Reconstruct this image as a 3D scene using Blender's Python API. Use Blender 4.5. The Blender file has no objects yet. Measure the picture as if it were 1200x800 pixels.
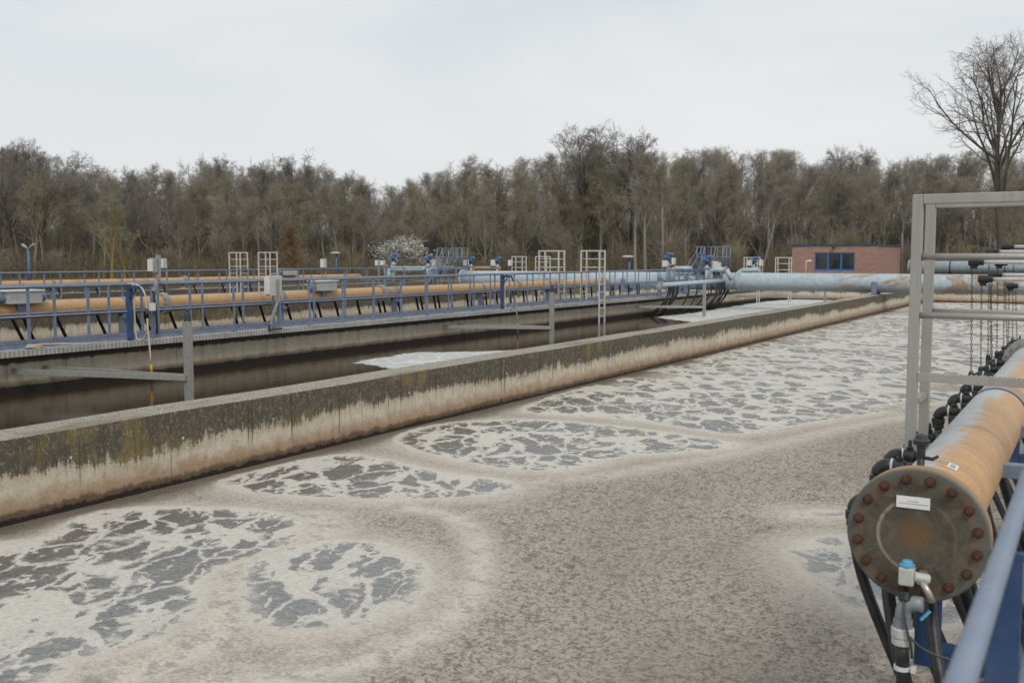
import bpy, math, random
import numpy as np
from mathutils import Vector, Matrix

random.seed(7)
scene = bpy.context.scene
COL = scene.collection
R = math.radians
PI = math.pi
V = Vector

# ------------------------------------------------------------------ camera model
FPX = 1166.67
PITCH = math.atan(97 / FPX)
YAW = math.atan(690 * math.cos(PITCH) / FPX)
EYE = V((0, 0, 1.55))
FW = V((-math.sin(YAW) * math.cos(PITCH), math.cos(YAW) * math.cos(PITCH), -math.sin(PITCH)))
RT = V((math.cos(YAW), math.sin(YAW), 0))
UP = RT.cross(FW)


def survey(px, py, axis, val):
    """world point on the plane axis = val that was measured at px, py in the photograph"""
    d = FW + RT * ((px - 600) / FPX) - UP * ((py - 400) / FPX)
    return EYE + d * ((val - EYE[axis]) / d[axis])


# ------------------------------------------------------------------ node helpers
def new_mat(name):
    m = bpy.data.materials.new(name)
    m.use_nodes = True
    nt = m.node_tree
    nt.nodes.clear()
    return m, nt


def nd(nt, typ, inp=None, **props):
    n = nt.nodes.new(typ)
    for k, v in props.items():
        setattr(n, k, v)
    for k, v in (inp or {}).items():
        s = n.inputs[k]
        if isinstance(v, bpy.types.NodeSocket):
            nt.links.new(v, s)
        else:
            s.default_value = v
    return n


def ma(nt, op, a, b=0.0, c=None, clamp=False):
    inp = {0: a, 1: b}
    if c is not None:
        inp[2] = c
    return nd(nt, 'ShaderNodeMath', inp, operation=op, use_clamp=clamp).outputs[0]


def mixc(nt, f, a, b, bt='MIX'):
    n = nt.nodes.new('ShaderNodeMix')
    n.data_type = 'RGBA'
    n.blend_type = bt
    for i, v in ((0, f), (6, a), (7, b)):
        if isinstance(v, bpy.types.NodeSocket):
            nt.links.new(v, n.inputs[i])
        elif i == 0:
            n.inputs[i].default_value = v
        else:
            n.inputs[i].default_value = (*v[:3], 1)
    return n.outputs[2]


def sstep(nt, v, lo, hi, a=0.0, b=1.0):
    return nd(nt, 'ShaderNodeMapRange', {0: v, 1: lo, 2: hi, 3: a, 4: b}, interpolation_type='SMOOTHSTEP').outputs[0]


def noise(nt, vec, scale, detail=4, rough=0.6, dist=0.0):
    return nd(nt, 'ShaderNodeTexNoise', {'Vector': vec, 'Scale': scale, 'Detail': detail, 'Roughness': rough, 'Distortion': dist})


def mapping(nt, vec, scale=(1, 1, 1), loc=(0, 0, 0), rot=(0, 0, 0)):
    return nd(nt, 'ShaderNodeMapping', {'Vector': vec, 'Scale': scale, 'Location': loc, 'Rotation': rot}).outputs[0]


def wpos(nt):
    return nd(nt, 'ShaderNodeNewGeometry').outputs['Position']


def opos(nt):
    return nd(nt, 'ShaderNodeTexCoord').outputs['Object']


def finish(nt, col, rough=0.6, metal=0.0, bump=None, bstr=0.3, bdist=0.01, ior=1.5, spec=0.5):
    b = nd(nt, 'ShaderNodeBsdfPrincipled', {'Metallic': metal, 'IOR': ior, 'Specular IOR Level': spec})
    for k, v in (('Base Color', col), ('Roughness', rough)):
        if isinstance(v, bpy.types.NodeSocket):
            nt.links.new(v, b.inputs[k])
        else:
            b.inputs[k].default_value = (*v[:3], 1) if k == 'Base Color' else v
    if bump is not None:
        bn = nd(nt, 'ShaderNodeBump', {'Height': bump, 'Strength': bstr, 'Distance': bdist})
        nt.links.new(bn.outputs[0], b.inputs['Normal'])
    o = nd(nt, 'ShaderNodeOutputMaterial')
    nt.links.new(b.outputs[0], o.inputs[0])
    return b


def paint(name, c1, c2, rough=0.45, metal=0.0, scale=6.0, dirt=(0.12, 0.10, 0.08), dirt_amt=0.35, bstr=0.12, stretch=(1, 1, 1)):
    m, nt = new_mat(name)
    p = mapping(nt, wpos(nt), stretch)
    n1 = noise(nt, p, scale, 5, 0.65).outputs[0]
    n2 = noise(nt, p, scale * 7.3, 4, 0.7).outputs[0]
    c = mixc(nt, sstep(nt, n1, 0.35, 0.65), c1, c2)
    d = ma(nt, 'MULTIPLY', sstep(nt, ma(nt, 'ADD', ma(nt, 'MULTIPLY', n1, 0.4), ma(nt, 'MULTIPLY', n2, 0.6)), 0.5, 0.68), dirt_amt)
    c = mixc(nt, d, c, dirt)
    r = ma(nt, 'ADD', ma(nt, 'MULTIPLY', n2, 0.25), rough - 0.12)
    finish(nt, c, r, metal, n2, bstr, 0.004)
    return m


M = {}
M['blue'] = paint('weathered_blue_paint', (0.120, 0.165, 0.245), (0.185, 0.225, 0.300), 0.5, dirt=(0.11, 0.085, 0.065), dirt_amt=0.65)
M['blue_rail'] = paint('pale_blue_grey_paint', (0.20, 0.255, 0.36), (0.25, 0.30, 0.40), 0.42, scale=9, dirt_amt=0.25)
M['deep_blue'] = paint('deep_blue_paint', (0.018, 0.050, 0.130), (0.030, 0.070, 0.165), 0.4)
M['actuator'] = paint('actuator_blue_paint', (0.05, 0.115, 0.25), (0.075, 0.15, 0.30), 0.45)
M['frame_blue'] = paint('bright_blue_frame', (0.03, 0.135, 0.38), (0.045, 0.16, 0.42), 0.4, dirt_amt=0.15)
M['galv'] = paint('dull_galvanised_steel', (0.29, 0.28, 0.262), (0.36, 0.35, 0.33), 0.5, 0.25, 14, dirt_amt=0.25)
M['stain'] = paint('brushed_stainless_steel', (0.33, 0.315, 0.29), (0.39, 0.375, 0.35), 0.48, 0.3, 5, dirt=(0.2, 0.185, 0.165), dirt_amt=0.35, bstr=0.05, stretch=(1, 1, 0.15))
M['white'] = paint('off_white_metal', (0.62, 0.61, 0.57), (0.70, 0.69, 0.65), 0.5, dirt_amt=0.3)
M['ladder_white'] = paint('pale_ladder_metal', (0.50, 0.485, 0.44), (0.58, 0.56, 0.52), 0.55, scale=4, dirt=(0.25, 0.22, 0.17), dirt_amt=0.5)
M['box_grey'] = paint('light_grey_plastic', (0.42, 0.42, 0.40), (0.50, 0.50, 0.48), 0.5, dirt_amt=0.25)
M['black'] = paint('black_rubber', (0.010, 0.011, 0.012), (0.022, 0.023, 0.025), 0.42, scale=9, dirt=(0.09, 0.08, 0.07), dirt_amt=0.3)
M['rust'] = paint('rusted_iron', (0.055, 0.024, 0.015), (0.105, 0.046, 0.025), 0.85, scale=40, dirt=(0.035, 0.02, 0.015), dirt_amt=0.8, bstr=0.8)
M['beige_hose'] = paint('beige_hose_rubber', (0.50, 0.43, 0.32), (0.60, 0.53, 0.41), 0.6)
M['yellow'] = paint('yellow_tape', (0.60, 0.30, 0.02), (0.50, 0.24, 0.02), 0.5)
M['cyan'] = paint('bright_cyan_plastic', (0.09, 0.34, 0.54), (0.12, 0.40, 0.60), 0.35, dirt_amt=0.15)
M['tank_blue'] = paint('bright_blue_plastic', (0.05, 0.30, 0.62), (0.07, 0.36, 0.70), 0.35, dirt_amt=0.1)
M['brass'] = paint('nickel_fitting', (0.40, 0.38, 0.34), (0.48, 0.45, 0.40), 0.35, 0.6, 20)
M['pvc'] = paint('grey_pvc', (0.19, 0.21, 0.225), (0.24, 0.26, 0.27), 0.4, scale=14)
M['coupling'] = paint('pale_coupling_plastic', (0.44, 0.45, 0.42), (0.52, 0.52, 0.49), 0.45, scale=14)
M['dark_iron'] = paint('dark_painted_iron', (0.018, 0.026, 0.030), (0.03, 0.04, 0.045), 0.5, scale=20, dirt=(0.1, 0.045, 0.02), dirt_amt=0.6)
M['label'] = paint('white_label', (0.72, 0.73, 0.73), (0.78, 0.78, 0.78), 0.4, dirt_amt=0.08)
M['label_ink'] = paint('faded_ink', (0.30, 0.33, 0.38), (0.34, 0.37, 0.42), 0.6, dirt_amt=0.0)
M['cable'] = paint('dark_cable', (0.04, 0.04, 0.042), (0.06, 0.06, 0.06), 0.5)


def orange_pipe_mat(name, greyness):
    """dusty ochre coating; greyness > 0 lets bare grey-blue metal show on the side at -x"""
    m, nt = new_mat(name)
    p = wpos(nt)
    nrm = nd(nt, 'ShaderNodeNewGeometry').outputs['Normal']
    sep = nd(nt, 'ShaderNodeSeparateXYZ', {0: nrm})
    n1 = noise(nt, mapping(nt, p, (1.2, 0.35, 1.2)), 3.0, 6, 0.65, 0.6).outputs[0]
    n2 = noise(nt, mapping(nt, p, (2.0, 7.0, 2.0)), 4.0, 5, 0.7, 0.4).outputs[0]
    n3 = noise(nt, p, 60, 4, 0.7).outputs[0]
    org = mixc(nt, sstep(nt, n2, 0.3, 0.7), (0.42, 0.240, 0.105), (0.56, 0.350, 0.175))
    org = mixc(nt, ma(nt, 'MULTIPLY', sstep(nt, n3, 0.45, 0.75), 0.3), org, (0.30, 0.15, 0.07))
    grey = mixc(nt, sstep(nt, n2, 0.3, 0.7), (0.34, 0.365, 0.365), (0.46, 0.475, 0.465))
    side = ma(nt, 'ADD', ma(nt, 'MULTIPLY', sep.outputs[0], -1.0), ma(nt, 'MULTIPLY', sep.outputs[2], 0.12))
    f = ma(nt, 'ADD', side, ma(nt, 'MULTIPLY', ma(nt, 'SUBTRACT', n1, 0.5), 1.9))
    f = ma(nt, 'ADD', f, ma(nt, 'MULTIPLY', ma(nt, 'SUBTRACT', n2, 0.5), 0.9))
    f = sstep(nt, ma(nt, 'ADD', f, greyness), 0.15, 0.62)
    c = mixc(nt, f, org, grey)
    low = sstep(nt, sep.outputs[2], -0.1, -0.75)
    c = mixc(nt, ma(nt, 'MULTIPLY', low, 0.6), c, (0.10, 0.055, 0.03))  # shade of the underside painted in where normals face down
    # broad dark scorched looking bands around the pipe
    n4 = noise(nt, mapping(nt, p, (0.25, 1.6, 0.25)), 1.3, 2, 0.5).outputs[0]
    c = mixc(nt, ma(nt, 'MULTIPLY', sstep(nt, n4, 0.58, 0.72), 0.55), c, (0.16, 0.155, 0.15))
    finish(nt, c, ma(nt, 'ADD', 0.4, ma(nt, 'MULTIPLY', n2, 0.25)), 0.0, n3, 0.15, 0.003)
    return m


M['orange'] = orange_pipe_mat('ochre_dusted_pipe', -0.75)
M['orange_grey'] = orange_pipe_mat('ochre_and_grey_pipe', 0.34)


def light_pipe_mat():
    m, nt = new_mat('pale_blue_grey_pipe')
    p = wpos(nt)
    sx = nd(nt, 'ShaderNodeSeparateXYZ', {0: p}).outputs[0]
    nz = nd(nt, 'ShaderNodeSeparateXYZ', {0: nd(nt, 'ShaderNodeNewGeometry').outputs['Normal']}).outputs[2]
    n1 = noise(nt, mapping(nt, p, (0.5, 1, 1.0)), 0.9, 6, 0.7, 1.4).outputs[0]
    n2 = noise(nt, p, 5, 5, 0.7).outputs[0]
    base = mixc(nt, sstep(nt, n2, 0.3, 0.7), (0.33, 0.40, 0.44), (0.44, 0.51, 0.54))
    reg = ma(nt, 'MULTIPLY', sstep(nt, sx, -12.5, -7.5), sstep(nt, nd(nt, 'ShaderNodeSeparateXYZ', {0: p}).outputs[1], 56.0, 55.0))
    f = ma(nt, 'MULTIPLY', sstep(nt, n1, 0.46, 0.60), ma(nt, 'ADD', ma(nt, 'MULTIPLY', reg, 0.82), 0.05))
    c = mixc(nt, f, base, mixc(nt, n2, (0.24, 0.13, 0.055), (0.36, 0.235, 0.12)))
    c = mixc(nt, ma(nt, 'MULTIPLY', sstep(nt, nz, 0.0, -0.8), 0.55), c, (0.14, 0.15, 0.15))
    finish(nt, c, 0.5, 0.0, n2, 0.06, 0.01)
    return m


M['pale_pipe'] = light_pipe_mat()


def concrete_stained():
    m, nt = new_mat('moss_streaked_concrete')
    p = wpos(nt)
    s = nd(nt, 'ShaderNodeSeparateXYZ', {0: p})
    nz = nd(nt, 'ShaderNodeSeparateXYZ', {0: nd(nt, 'ShaderNodeNewGeometry').outputs['Normal']}).outputs[2]
    z = s.outputs[2]
    fine = noise(nt, p, 45, 6, 0.75).outputs[0]
    mid = noise(nt, p, 7, 6, 0.7).outputs[0]
    big = noise(nt, mapping(nt, p, (1, 0.35, 1)), 1.1, 4, 0.6).outputs[0]
    streak = noise(nt, mapping(nt, p, (13, 13, 1.5)), 1.3, 8, 0.78, 0.5).outputs[0]
    streak2 = noise(nt, mapping(nt, p, (3, 3, 0.5)), 1.3, 4, 0.6).outputs[0]
    base = mixc(nt, sstep(nt, mid, 0.3, 0.7), (0.50, 0.435, 0.33), (0.66, 0.59, 0.475))
    base = mixc(nt, ma(nt, 'MULTIPLY', sstep(nt, fine, 0.45, 0.75), 0.35), base, (0.27, 0.21, 0.15))
    # growth: the chance of dark cover falls with depth, broken up by runs, blotches and specks
    chance = ma(nt, 'ADD', sstep(nt, ma(nt, 'ADD', z, ma(nt, 'MULTIPLY', ma(nt, 'SUBTRACT', big, 0.5), 0.55)), -0.60, -0.04), ma(nt, 'MULTIPLY', ma(nt, 'SUBTRACT', streak2, 0.5), 0.35))
    brk = ma(nt, 'ADD', ma(nt, 'MULTIPLY', streak, 0.46), ma(nt, 'ADD', ma(nt, 'MULTIPLY', mid, 0.30), ma(nt, 'MULTIPLY', fine, 0.24)))
    grow = sstep(nt, ma(nt, 'ADD', brk, ma(nt, 'MULTIPLY', ma(nt, 'SUBTRACT', chance, 0.5), 0.46)), 0.492, 0.556)
    wash = sstep(nt, ma(nt, 'ADD', brk, ma(nt, 'MULTIPLY', ma(nt, 'SUBTRACT', chance, 0.5), 0.42)), 0.36, 0.58)
    base = mixc(nt, ma(nt, 'MULTIPLY', wash, 0.55), base, (0.26, 0.205, 0.125))
    moss = mixc(nt, sstep(nt, ma(nt, 'ADD', ma(nt, 'MULTIPLY', big, 0.6), ma(nt, 'MULTIPLY', streak2, 0.4)), 0.535, 0.62), (0.046, 0.039, 0.029), (0.135, 0.098, 0.022))
    speck = ma(nt, 'ADD', ma(nt, 'MULTIPLY', fine, 0.5), ma(nt, 'MULTIPLY', noise(nt, mapping(nt, p, (1, 1, 0.7)), 18, 5, 0.8).outputs[0], 0.5))
    moss = mixc(nt, ma(nt, 'MULTIPLY', sstep(nt, speck, 0.50, 0.60), 0.75), moss, (0.27, 0.24, 0.18))
    moss = mixc(nt, ma(nt, 'MULTIPLY', sstep(nt, streak, 0.52, 0.66), 0.6), moss, (0.024, 0.021, 0.017))
    c = mixc(nt, ma(nt, 'MULTIPLY', grow, 0.9), base, moss)
    # pale lichen specks
    vo = nd(nt, 'ShaderNodeTexVoronoi', {'Vector': p, 'Scale': 11.0, 'Randomness': 1.0})
    sp = ma(nt, 'MULTIPLY', sstep(nt, ma(nt, 'ADD', vo.outputs['Distance'], ma(nt, 'MULTIPLY', fine, 0.25)), 0.24, 0.16), sstep(nt, mid, 0.5, 0.6))
    c = mixc(nt, ma(nt, 'MULTIPLY', sp, 0.75), c, (0.34, 0.325, 0.28))
    drip = noise(nt, mapping(nt, p, (26, 26, 0.45)), 1.0, 4, 0.6, 0.1).outputs[0]
    dmask = ma(nt, 'MULTIPLY', sstep(nt, drip, 0.585, 0.68), sstep(nt, ma(nt, 'ADD', z, ma(nt, 'MULTIPLY', streak2, 0.7)), -0.30, 0.02))
    c = mixc(nt, ma(nt, 'MULTIPLY', dmask, 0.8), c, (0.030, 0.026, 0.020))
    dirty = ma(nt, 'MULTIPLY', sstep(nt, noise(nt, mapping(nt, p, (1, 1, 0.6)), 13, 6, 0.8, 0.4).outputs[0], 0.54, 0.66), 0.45)
    c = mixc(nt, dirty, c, (0.20, 0.155, 0.10))
    # rust-brown band above the water, black wet foot
    zz = ma(nt, 'ADD', z, ma(nt, 'MULTIPLY', ma(nt, 'SUBTRACT', mid, 0.5), 0.16))
    c = mixc(nt, ma(nt, 'MULTIPLY', sstep(nt, zz, -0.42, -0.64), 0.72), c, (0.29, 0.155, 0.070))
    c = mixc(nt, ma(nt, 'MULTIPLY', sstep(nt, zz, -0.62, -0.67), 0.8), c, (0.075, 0.045, 0.024))
    c = mixc(nt, sstep(nt, zz, -0.69, -0.715), c, (0.018, 0.014, 0.010))
    # joints and hairline runs every 2.4 m
    jy = ma(nt, 'ABSOLUTE', ma(nt, 'SUBTRACT', ma(nt, 'FRACT', ma(nt, 'DIVIDE', ma(nt, 'ADD', s.outputs[1], 0.31), 1.3)), 0.5))
    j = sstep(nt, ma(nt, 'ADD', jy, ma(nt, 'MULTIPLY', ma(nt, 'SUBTRACT', mid, 0.5), 0.006)), 0.0055, 0.001)
    j = ma(nt, 'MULTIPLY', j, sstep(nt, streak2, 0.42, 0.55))
    c = mixc(nt, ma(nt, 'MULTIPLY', j, 0.8), c, (0.06, 0.05, 0.04))
    # crest: grey, gritty, lichen
    top = mixc(nt, sstep(nt, fine, 0.40, 0.60), (0.15, 0.135, 0.108), (0.46, 0.43, 0.375))
    top = mixc(nt, ma(nt, 'MULTIPLY', sstep(nt, mid, 0.50, 0.62), 0.7), top, (0.25, 0.175, 0.07))
    top = mixc(nt, ma(nt, 'MULTIPLY', sstep(nt, big, 0.5, 0.62), 0.5), top, (0.13, 0.105, 0.06))
    c = mixc(nt, sstep(nt, nz, 0.5, 0.8), c, top)
    h = ma(nt, 'ADD', fine, ma(nt, 'MULTIPLY', mid, 0.8))
    wet = sstep(nt, zz, -0.6, -0.7)
    finish(nt, c, ma(nt, 'SUBTRACT', 0.9, ma(nt, 'MULTIPLY', wet, 0.6)), 0, h, 0.7, 0.012)
    return m


def concrete_plain():
    m, nt = new_mat('pale_formwork_concrete')
    p = wpos(nt)
    s = nd(nt, 'ShaderNodeSeparateXYZ', {0: p})
    z = s.outputs[2]
    fine = noise(nt, p, 30, 6, 0.75).outputs[0]
    mid = noise(nt, p, 3, 6, 0.7).outputs[0]
    st = noise(nt, mapping(nt, p, (4, 4, 0.5)), 1.6, 5, 0.7).outputs[0]
    c = mixc(nt, sstep(nt, mid, 0.3, 0.7), (0.43, 0.375, 0.285), (0.55, 0.485, 0.385))
    c = mixc(nt, ma(nt, 'MULTIPLY', sstep(nt, fine, 0.5, 0.72), 0.35), c, (0.19, 0.15, 0.11))
    c = mixc(nt, ma(nt, 'MULTIPLY', sstep(nt, st, 0.5, 0.7), 0.4), c, (0.17, 0.145, 0.11))
    jy = ma(nt, 'ABSOLUTE', ma(nt, 'SUBTRACT', ma(nt, 'FRACT', ma(nt, 'DIVIDE', s.outputs[1], 2.5)), 0.5))
    c = mixc(nt, ma(nt, 'MULTIPLY', sstep(nt, jy, 0.006, 0.001), 0.6), c, (0.09, 0.075, 0.06))
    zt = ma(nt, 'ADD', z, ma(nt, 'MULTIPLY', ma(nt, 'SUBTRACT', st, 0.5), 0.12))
    c = mixc(nt, ma(nt, 'MULTIPLY', sstep(nt, zt, -0.26, -0.22), 0.9), c, (0.030, 0.026, 0.020))  # stained wall top, with the shadow below the deck edge painted in
    zz = ma(nt, 'ADD', z, ma(nt, 'MULTIPLY', ma(nt, 'SUBTRACT', mid, 0.5), 0.10))
    c = mixc(nt, ma(nt, 'MULTIPLY', sstep(nt, zz, -0.50, -0.60), 0.8), c, (0.11, 0.075, 0.045))
    c = mixc(nt, sstep(nt, zz, -0.60, -0.65), c, (0.014, 0.011, 0.008))
    finish(nt, c, 0.85, 0, fine, 0.5, 0.01)
    return m


M['wall'] = concrete_stained()
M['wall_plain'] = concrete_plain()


def deck_mat(name, c1, c2, slots):
    m, nt = new_mat(name)
    p = wpos(nt)
    s = nd(nt, 'ShaderNodeSeparateXYZ', {0: p})
    n = noise(nt, mapping(nt, p, (1, 0.3, 1)), 3, 5, 0.7).outputs[0]
    n2 = noise(nt, p, 40, 4, 0.7).outputs[0]
    c = mixc(nt, sstep(nt, n, 0.35, 0.65), c1, c2)
    fr = ma(nt, 'FRACT', ma(nt, 'MULTIPLY', s.outputs[1], slots))
    sl = sstep(nt, ma(nt, 'ABSOLUTE', ma(nt, 'SUBTRACT', fr, 0.5)), 0.22, 0.30)
    c = mixc(nt, ma(nt, 'MULTIPLY', sl, 0.45), c, (0.09, 0.085, 0.08))
    c = mixc(nt, ma(nt, 'MULTIPLY', sstep(nt, n2, 0.5, 0.75), 0.4), c, (0.17, 0.14, 0.11))
    finish(nt, c, 0.7, 0, n2, 0.3, 0.005)
    return m


M['grating'] = deck_mat('worn_grating', (0.34, 0.33, 0.31), (0.46, 0.45, 0.43), 12.0)
M['deck'] = deck_mat('walkway_planking', (0.36, 0.335, 0.29), (0.46, 0.43, 0.38), 3.0)


def flange_mat():
    m, nt = new_mat('weathered_blind_flange')
    p = opos(nt)
    s = nd(nt, 'ShaderNodeSeparateXYZ', {0: p})
    rr = ma(nt, 'SQRT', ma(nt, 'ADD', ma(nt, 'POWER', s.outputs[0], 2.0), ma(nt, 'POWER', s.outputs[2], 2.0)))
    n = noise(nt, p, 8, 8, 0.78, 1.1).outputs[0]
    n2 = noise(nt, p, 55, 5, 0.75).outputs[0]
    n3 = noise(nt, mapping(nt, p, (6, 6, 1.2)), 3, 5, 0.7).outputs[0]
    rw = ma(nt, 'ADD', rr, ma(nt, 'MULTIPLY', ma(nt, 'SUBTRACT', n, 0.5), 0.10))
    c = mixc(nt, sstep(nt, n, 0.3, 0.7), (0.048, 0.042, 0.033), (0.135, 0.112, 0.078))
    c = mixc(nt, ma(nt, 'MULTIPLY', sstep(nt, rw, 0.10, 0.02), 0.75), c, (0.17, 0.09, 0.035))
    c = mixc(nt, ma(nt, 'MULTIPLY', sstep(nt, rw, 0.19, 0.25), 0.6), c, (0.13, 0.135, 0.12))
    c = mixc(nt, ma(nt, 'MULTIPLY', sstep(nt, ma(nt, 'ABSOLUTE', ma(nt, 'SUBTRACT', rw, 0.213)), 0.035, 0.0), ma(nt, 'MULTIPLY', sstep(nt, n3, 0.45, 0.65), 0.8)), c, (0.20, 0.10, 0.035))
    ring = sstep(nt, ma(nt, 'ABSOLUTE', ma(nt, 'SUBTRACT', rr, 0.139)), 0.010, 0.002)
    left = sstep(nt, ma(nt, 'ADD', s.outputs[0], ma(nt, 'MULTIPLY', n, 0.12)), 0.10, -0.06)
    c = mixc(nt, ma(nt, 'MULTIPLY', ring, ma(nt, 'MULTIPLY', sstep(nt, n, 0.35, 0.55), ma(nt, 'ADD', 0.10, ma(nt, 'MULTIPLY', left, 0.65)))), c, (0.36, 0.345, 0.30))
    c = mixc(nt, ma(nt, 'MULTIPLY', sstep(nt, n2, 0.5, 0.72), 0.35), c, (0.16, 0.14, 0.10))
    finish(nt, c, 0.62, 0.15, ma(nt, 'ADD', n2, n), 0.25, 0.006)
    return m


M['flange'] = flange_mat()
M['flange_rim'] = paint('ochre_flange_rim', (0.36, 0.20, 0.085), (0.30, 0.21, 0.13), 0.6, scale=12, dirt_amt=0.5)


def brick_mat():
    m, nt = new_mat('red_brick')
    p = wpos(nt)
    s = nd(nt, 'ShaderNodeSeparateXYZ', {0: p})
    u = ma(nt, 'ADD', s.outputs[0], s.outputs[1])
    v = nd(nt, 'ShaderNodeCombineXYZ', {0: u, 1: s.outputs[2], 2: 0.0}).outputs[0]
    b = nd(nt, 'ShaderNodeTexBrick', {'Vector': v, 'Color1': (0.39, 0.17, 0.125, 1), 'Color2': (0.25, 0.105, 0.08, 1), 'Mortar': (0.42, 0.35, 0.30, 1),
                                      'Scale': 1.0, 'Mortar Size': 0.013, 'Brick Width': 0.25, 'Row Height': 0.083, 'Bias': -0.1})
    n = noise(nt, p, 2.0, 5, 0.7).outputs[0]
    c = mixc(nt, ma(nt, 'MULTIPLY', sstep(nt, n, 0.4, 0.7), 0.35), b.outputs[0], (0.26, 0.13, 0.10))
    finish(nt, c, 0.9, 0, b.outputs[1], 0.3, -0.01)
    return m


M['brick'] = brick_mat()


def glass_mat():
    m, nt = new_mat('dark_window_glass')
    n = noise(nt, wpos(nt), 1.3, 3, 0.5).outputs[0]
    c = mixc(nt, sstep(nt, n, 0.4, 0.65), (0.010, 0.014, 0.018), (0.05, 0.05, 0.048))
    finish(nt, c, 0.08, 0, n, 0.04, 0.02)
    return m


M['glass'] = glass_mat()


def ground_mat():
    m, nt = new_mat('winter_grass')
    p = wpos(nt)
    n = noise(nt, p, 0.25, 6, 0.7).outputs[0]
    n2 = noise(nt, p, 14, 5, 0.75).outputs[0]
    c = mixc(nt, sstep(nt, n, 0.35, 0.65), (0.075, 0.080, 0.028), (0.115, 0.098, 0.045))
    c = mixc(nt, sstep(nt, n2, 0.45, 0.7), c, (0.16, 0.125, 0.07))
    finish(nt, c, 0.95, 0, n2, 0.8, 0.05)
    return m


M['ground'] = ground_mat()


def bark_mat(name, a, b, rnd=0.35):
    m, nt = new_mat(name)
    p = wpos(nt)
    n = noise(nt, p, 0.55, 4, 0.6).outputs[0]
    oi = nd(nt, 'ShaderNodeObjectInfo').outputs['Random']
    f = ma(nt, 'ADD', ma(nt, 'MULTIPLY', sstep(nt, n, 0.3, 0.7), 1 - rnd), ma(nt, 'MULTIPLY', oi, rnd), clamp=True)
    c = mixc(nt, f, a, b)
    finish(nt, c, 0.9)
    return m


M['bark'] = bark_mat('grey_brown_bark', (0.14, 0.128, 0.092), (0.26, 0.24, 0.18))
M['bark_dark'] = bark_mat('dark_bark', (0.070, 0.060, 0.050), (0.11, 0.095, 0.080))
M['bark_pale'] = bark_mat('pale_bark', (0.20, 0.188, 0.16), (0.28, 0.265, 0.23))
M['bark_gold'] = bark_mat('ochre_bark', (0.20, 0.135, 0.045), (0.27, 0.18, 0.06))
M['twig_grey'] = bark_mat('grey_brown_twigs', (0.24, 0.22, 0.18), (0.37, 0.34, 0.282))
M['twig_red'] = bark_mat('reddish_brown_twigs', (0.245, 0.20, 0.160), (0.355, 0.295, 0.236))
M['twig_olive'] = bark_mat('olive_twigs', (0.245, 0.218, 0.138), (0.35, 0.312, 0.205))
M['twig_dark'] = bark_mat('dark_twigs', (0.17, 0.152, 0.13), (0.25, 0.225, 0.195))
M['twig_gold'] = bark_mat('copper_twigs', (0.165, 0.108, 0.058), (0.24, 0.16, 0.088))
M['blossom'] = bark_mat('white_blossom', (0.46, 0.46, 0.41), (0.70, 0.70, 0.66))
M['brush'] = bark_mat('dry_undergrowth', (0.12, 0.095, 0.062), (0.21, 0.17, 0.105))


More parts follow.
